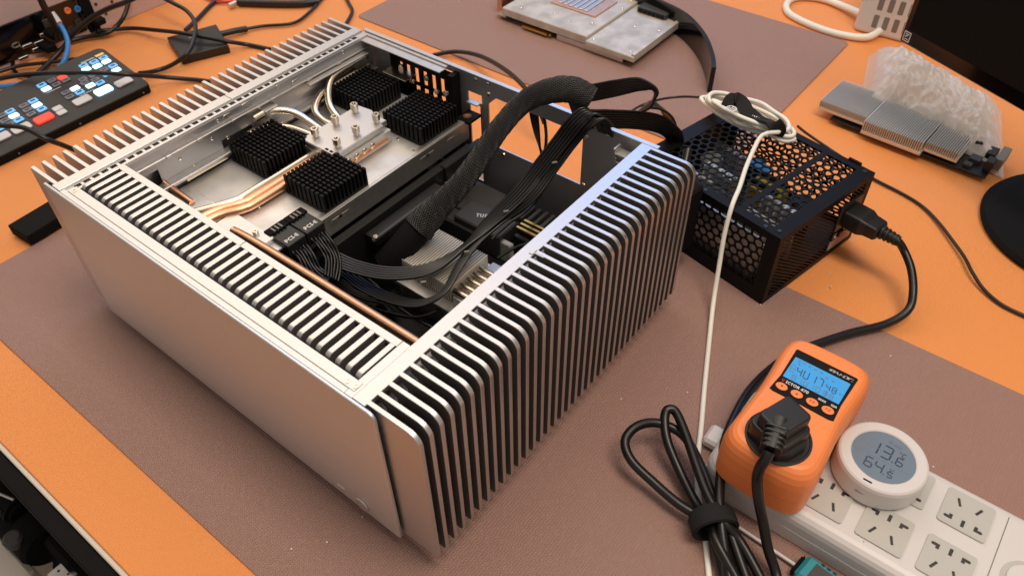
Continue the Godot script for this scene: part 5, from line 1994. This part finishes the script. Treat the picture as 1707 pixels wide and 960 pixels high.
	for k in [[27, -356], [33, -350], [20, -335], [36, -380], [22, -425], [38, -326]]:
		b = MB.new()
		b.xf = Transform3D(Basis(Vector3(0, 0, 1), -PI / 2), v(-550, k[0], k[1]))
		b.disc_at(Vector3.ZERO, 2.4, 0.5, 12)
		obj("screw_hole", b, mats["dark grey"], t)
	# plugs in the port plate
	for k in [[30, -246, "black plug in the port plate nearest the blue network cable"], [16, -232, "black plug low in the port plate of the open computer"], [24, -312, "black plug with a silver tip beside the slot post of the open computer"]]:
		b = MB.new()
		b.box(-546, -522, k[0] - 5, k[0] + 5, k[1] - 8, k[1] + 8, 2)
		tag(obj("cable_plug", b, mats["matt black"]), k[2], "plug")
	t = thing("network_cable", "blue network cable with a clear plug running from the open computer", "cable")
	b = MB.new()
	b.tube(spline([v(-545,51,-260), v(-540,46,-260), v(-532,40,-259)]), 5.0, 10)
	obj("clear_plug", b, mats["unlit key"], t)
	b = MB.new()
	b.tube(spline([v(-522,42,-256), v(-510,36,-253), v(-494,28,-245), v(-480,18,-229), v(-478,10,-214), v(-477,8,-190), v(-481,8,-166), v(-492,8,-149), v(-508,8,-131)]), 3.4, 12)
	obj("cord", b, mats["blue plastic"], t)
	# portable drive and its cable
	t = thing("portable_drive", "flat black portable drive on the orange desk with its cable plugged in", "drive")
	b = MB.new()
	b.xf = UP()
	b.prism(poly([-429, 354, -364, 331, -338, 393, -405, 422]), 0.4, 12.5, 1.5, 2)
	obj("body", b, mats["black plastic"], t)
	words("lettering", "WD", 5, mats["grey print"], t, Transform3D(Basis(Vector3(0.55, 0, -0.83).normalized() , Vector3(-0.83, 0, -0.55).normalized(), Vector3.UP), v(-398, 12.6, -376)))
	cable("usb_cable", [v(-384,8,-414), v(-376,7,-429), v(-370,5,-448), v(-358,4,-471), v(-330,4,-503), v(-337,4,-540), v(-353,4,-576), v(-365,4,-604)], 2.3, blk, "black cable running from the portable drive to the top edge")
	b = MB.new()
	b.tube(spline([v(-383,8,-408), v(-374,8,-428), v(-368,6,-447)]), 4.4, 10)
	tag(obj("cable_plug", b, mats["black plastic"]), "slim black plug pushed into the portable drive", "plug")
	t = thing("usb_plug", "black cable end with a bare silver plug lying at the top edge", "plug")
	b = MB.new()
	b.tube(spline([v(-449,6,-494), v(-405,6,-522), v(-367,6,-550), v(-351,6,-572)]), 5.5, 10)
	obj("grip", b, mats["black plastic"], t)
	b = MB.new()
	b.tube([v(-450,6,-491), v(-450,6,-478)], 4.2, 8)
	obj("plug_tip", b, mats["milled aluminium"], t)
	# black bar at the left end of the front mat
	b = MB.new()
	b.xf = Transform3D(Basis(Vector3.UP, 0.08), v(-186, 2.4, -22))
	b.box(-17, 17, 0, 13, -62, 20, 0.8)
	tag(obj("black_bar", b, mats["matt black"]), "flat black bar lying across the left corner of the front mat", "bar")
	t = thing("black_case", "black ribbed box standing on the desk at the far left edge", "box", v(-205, 0.3, 62))
	b = MB.new()
	b.box(-46, 16, 0, 30, -34, 30, 3)
	obj("body", b, mats["black plastic"], t)
	for k in 6:
		b = MB.new()
		b.box(-40 + k * 9, -36 + k * 9, 30, 31.2, -30, 26, 0.4)
		obj("rib", b, mats["matt black"], t)
	# loose black cables
	cable("cable", [v(-499,20,-124), v(-456,38,-135), v(-432,40,-163), v(-385,40,-202), v(-339,36,-240), v(-337,16,-278), v(-324,7,-301), v(-302,4,-318), v(-270,4,-330)], 3.0, blk, "black cable crossing the whole video switcher to the case's left fins")
	cable("cable", [v(-524,14,-301), v(-524,10,-315), v(-503,8,-343), v(-452,16,-354), v(-406,21,-366), v(-371,20,-379), v(-343,15,-396), v(-329,4,-420), v(-295,4,-430)], 3.0, blk, "black cable passing over the portable drive to the case's left fins")
	cable("cable", [v(-510,40,-397), v(-465,38,-397), v(-432,34,-398), v(-403,28,-389), v(-373,25,-365), v(-352,20,-337), v(-363,8,-315), v(-372,6,-291), v(-357,20,-265)], 3.0, blk, "black cable curving down across the portable drive to the switcher's rear corner")
	cable("cable", [v(-490,5,-498), v(-479,4,-464), v(-458,4,-425), v(-442,4,-392)], 3.0, blk, "short black cable running from the top edge to the portable drive's corner")
	cable("cable", [v(-410,90,-330), v(-428,80,-315), v(-465,64,-303), v(-489,50,-287), v(-501,36,-264), v(-510,18,-244), v(-508,8,-219), v(-497,5,-192)], 3.6, blk, "thick black cable slanting down in front of the port plate")
	cable("cable", [v(-538,40,-376), v(-528,34,-365), v(-518,22,-346), v(-519,12,-330), v(-520,8,-312), v(-538,6,-287), v(-546,6,-264)], 3.2, blk, "black cable hanging in front of the pale metal frame of the open computer")
	cable("cable", [v(-477,110,-230), v(-497,84,-237), v(-508,60,-243), v(-518,40,-246), v(-519,26,-244)], 4.4, blk, "thick black cable dropping straight across the port plate")
	cable("cable", [v(-513,12,-247), v(-546,10,-219), v(-560,8,-200), v(-545,6,-182), v(-513,6,-174), v(-487,6,-186)], 2.6, blk, "black cable bent in a tight loop beside the blue network cable")
	cable("cable", [v(-539,8,-155), v(-531,8,-185), v(-507,8,-215), v(-483,8,-246), v(-471,8,-271)], 2.6, blk, "black cable lying straight behind the video switcher")
	cable("cable", [v(-339,52,-68), v(-328,50,-75), v(-309,46,-91), v(-287,34,-101), v(-286,20,-113), v(-283,8,-123), v(-261,4,-129)], 3.0, blk, "black cable crossing the near left end of the video switcher")
	cable("cable", [v(-345,4,-619), v(-311,4,-599), v(-288,4,-584), v(-271,4,-560), v(-257,4,-534)], 2.6, blk, "black cable disappearing behind the rear left corner of the case")
	cable("cable", [v(-535,4,-483), v(-503,5,-477), v(-478,4,-480), v(-459,4,-497)], 2.2, mats["red print"], "thin red cable at the top edge beside the bare silver plug")
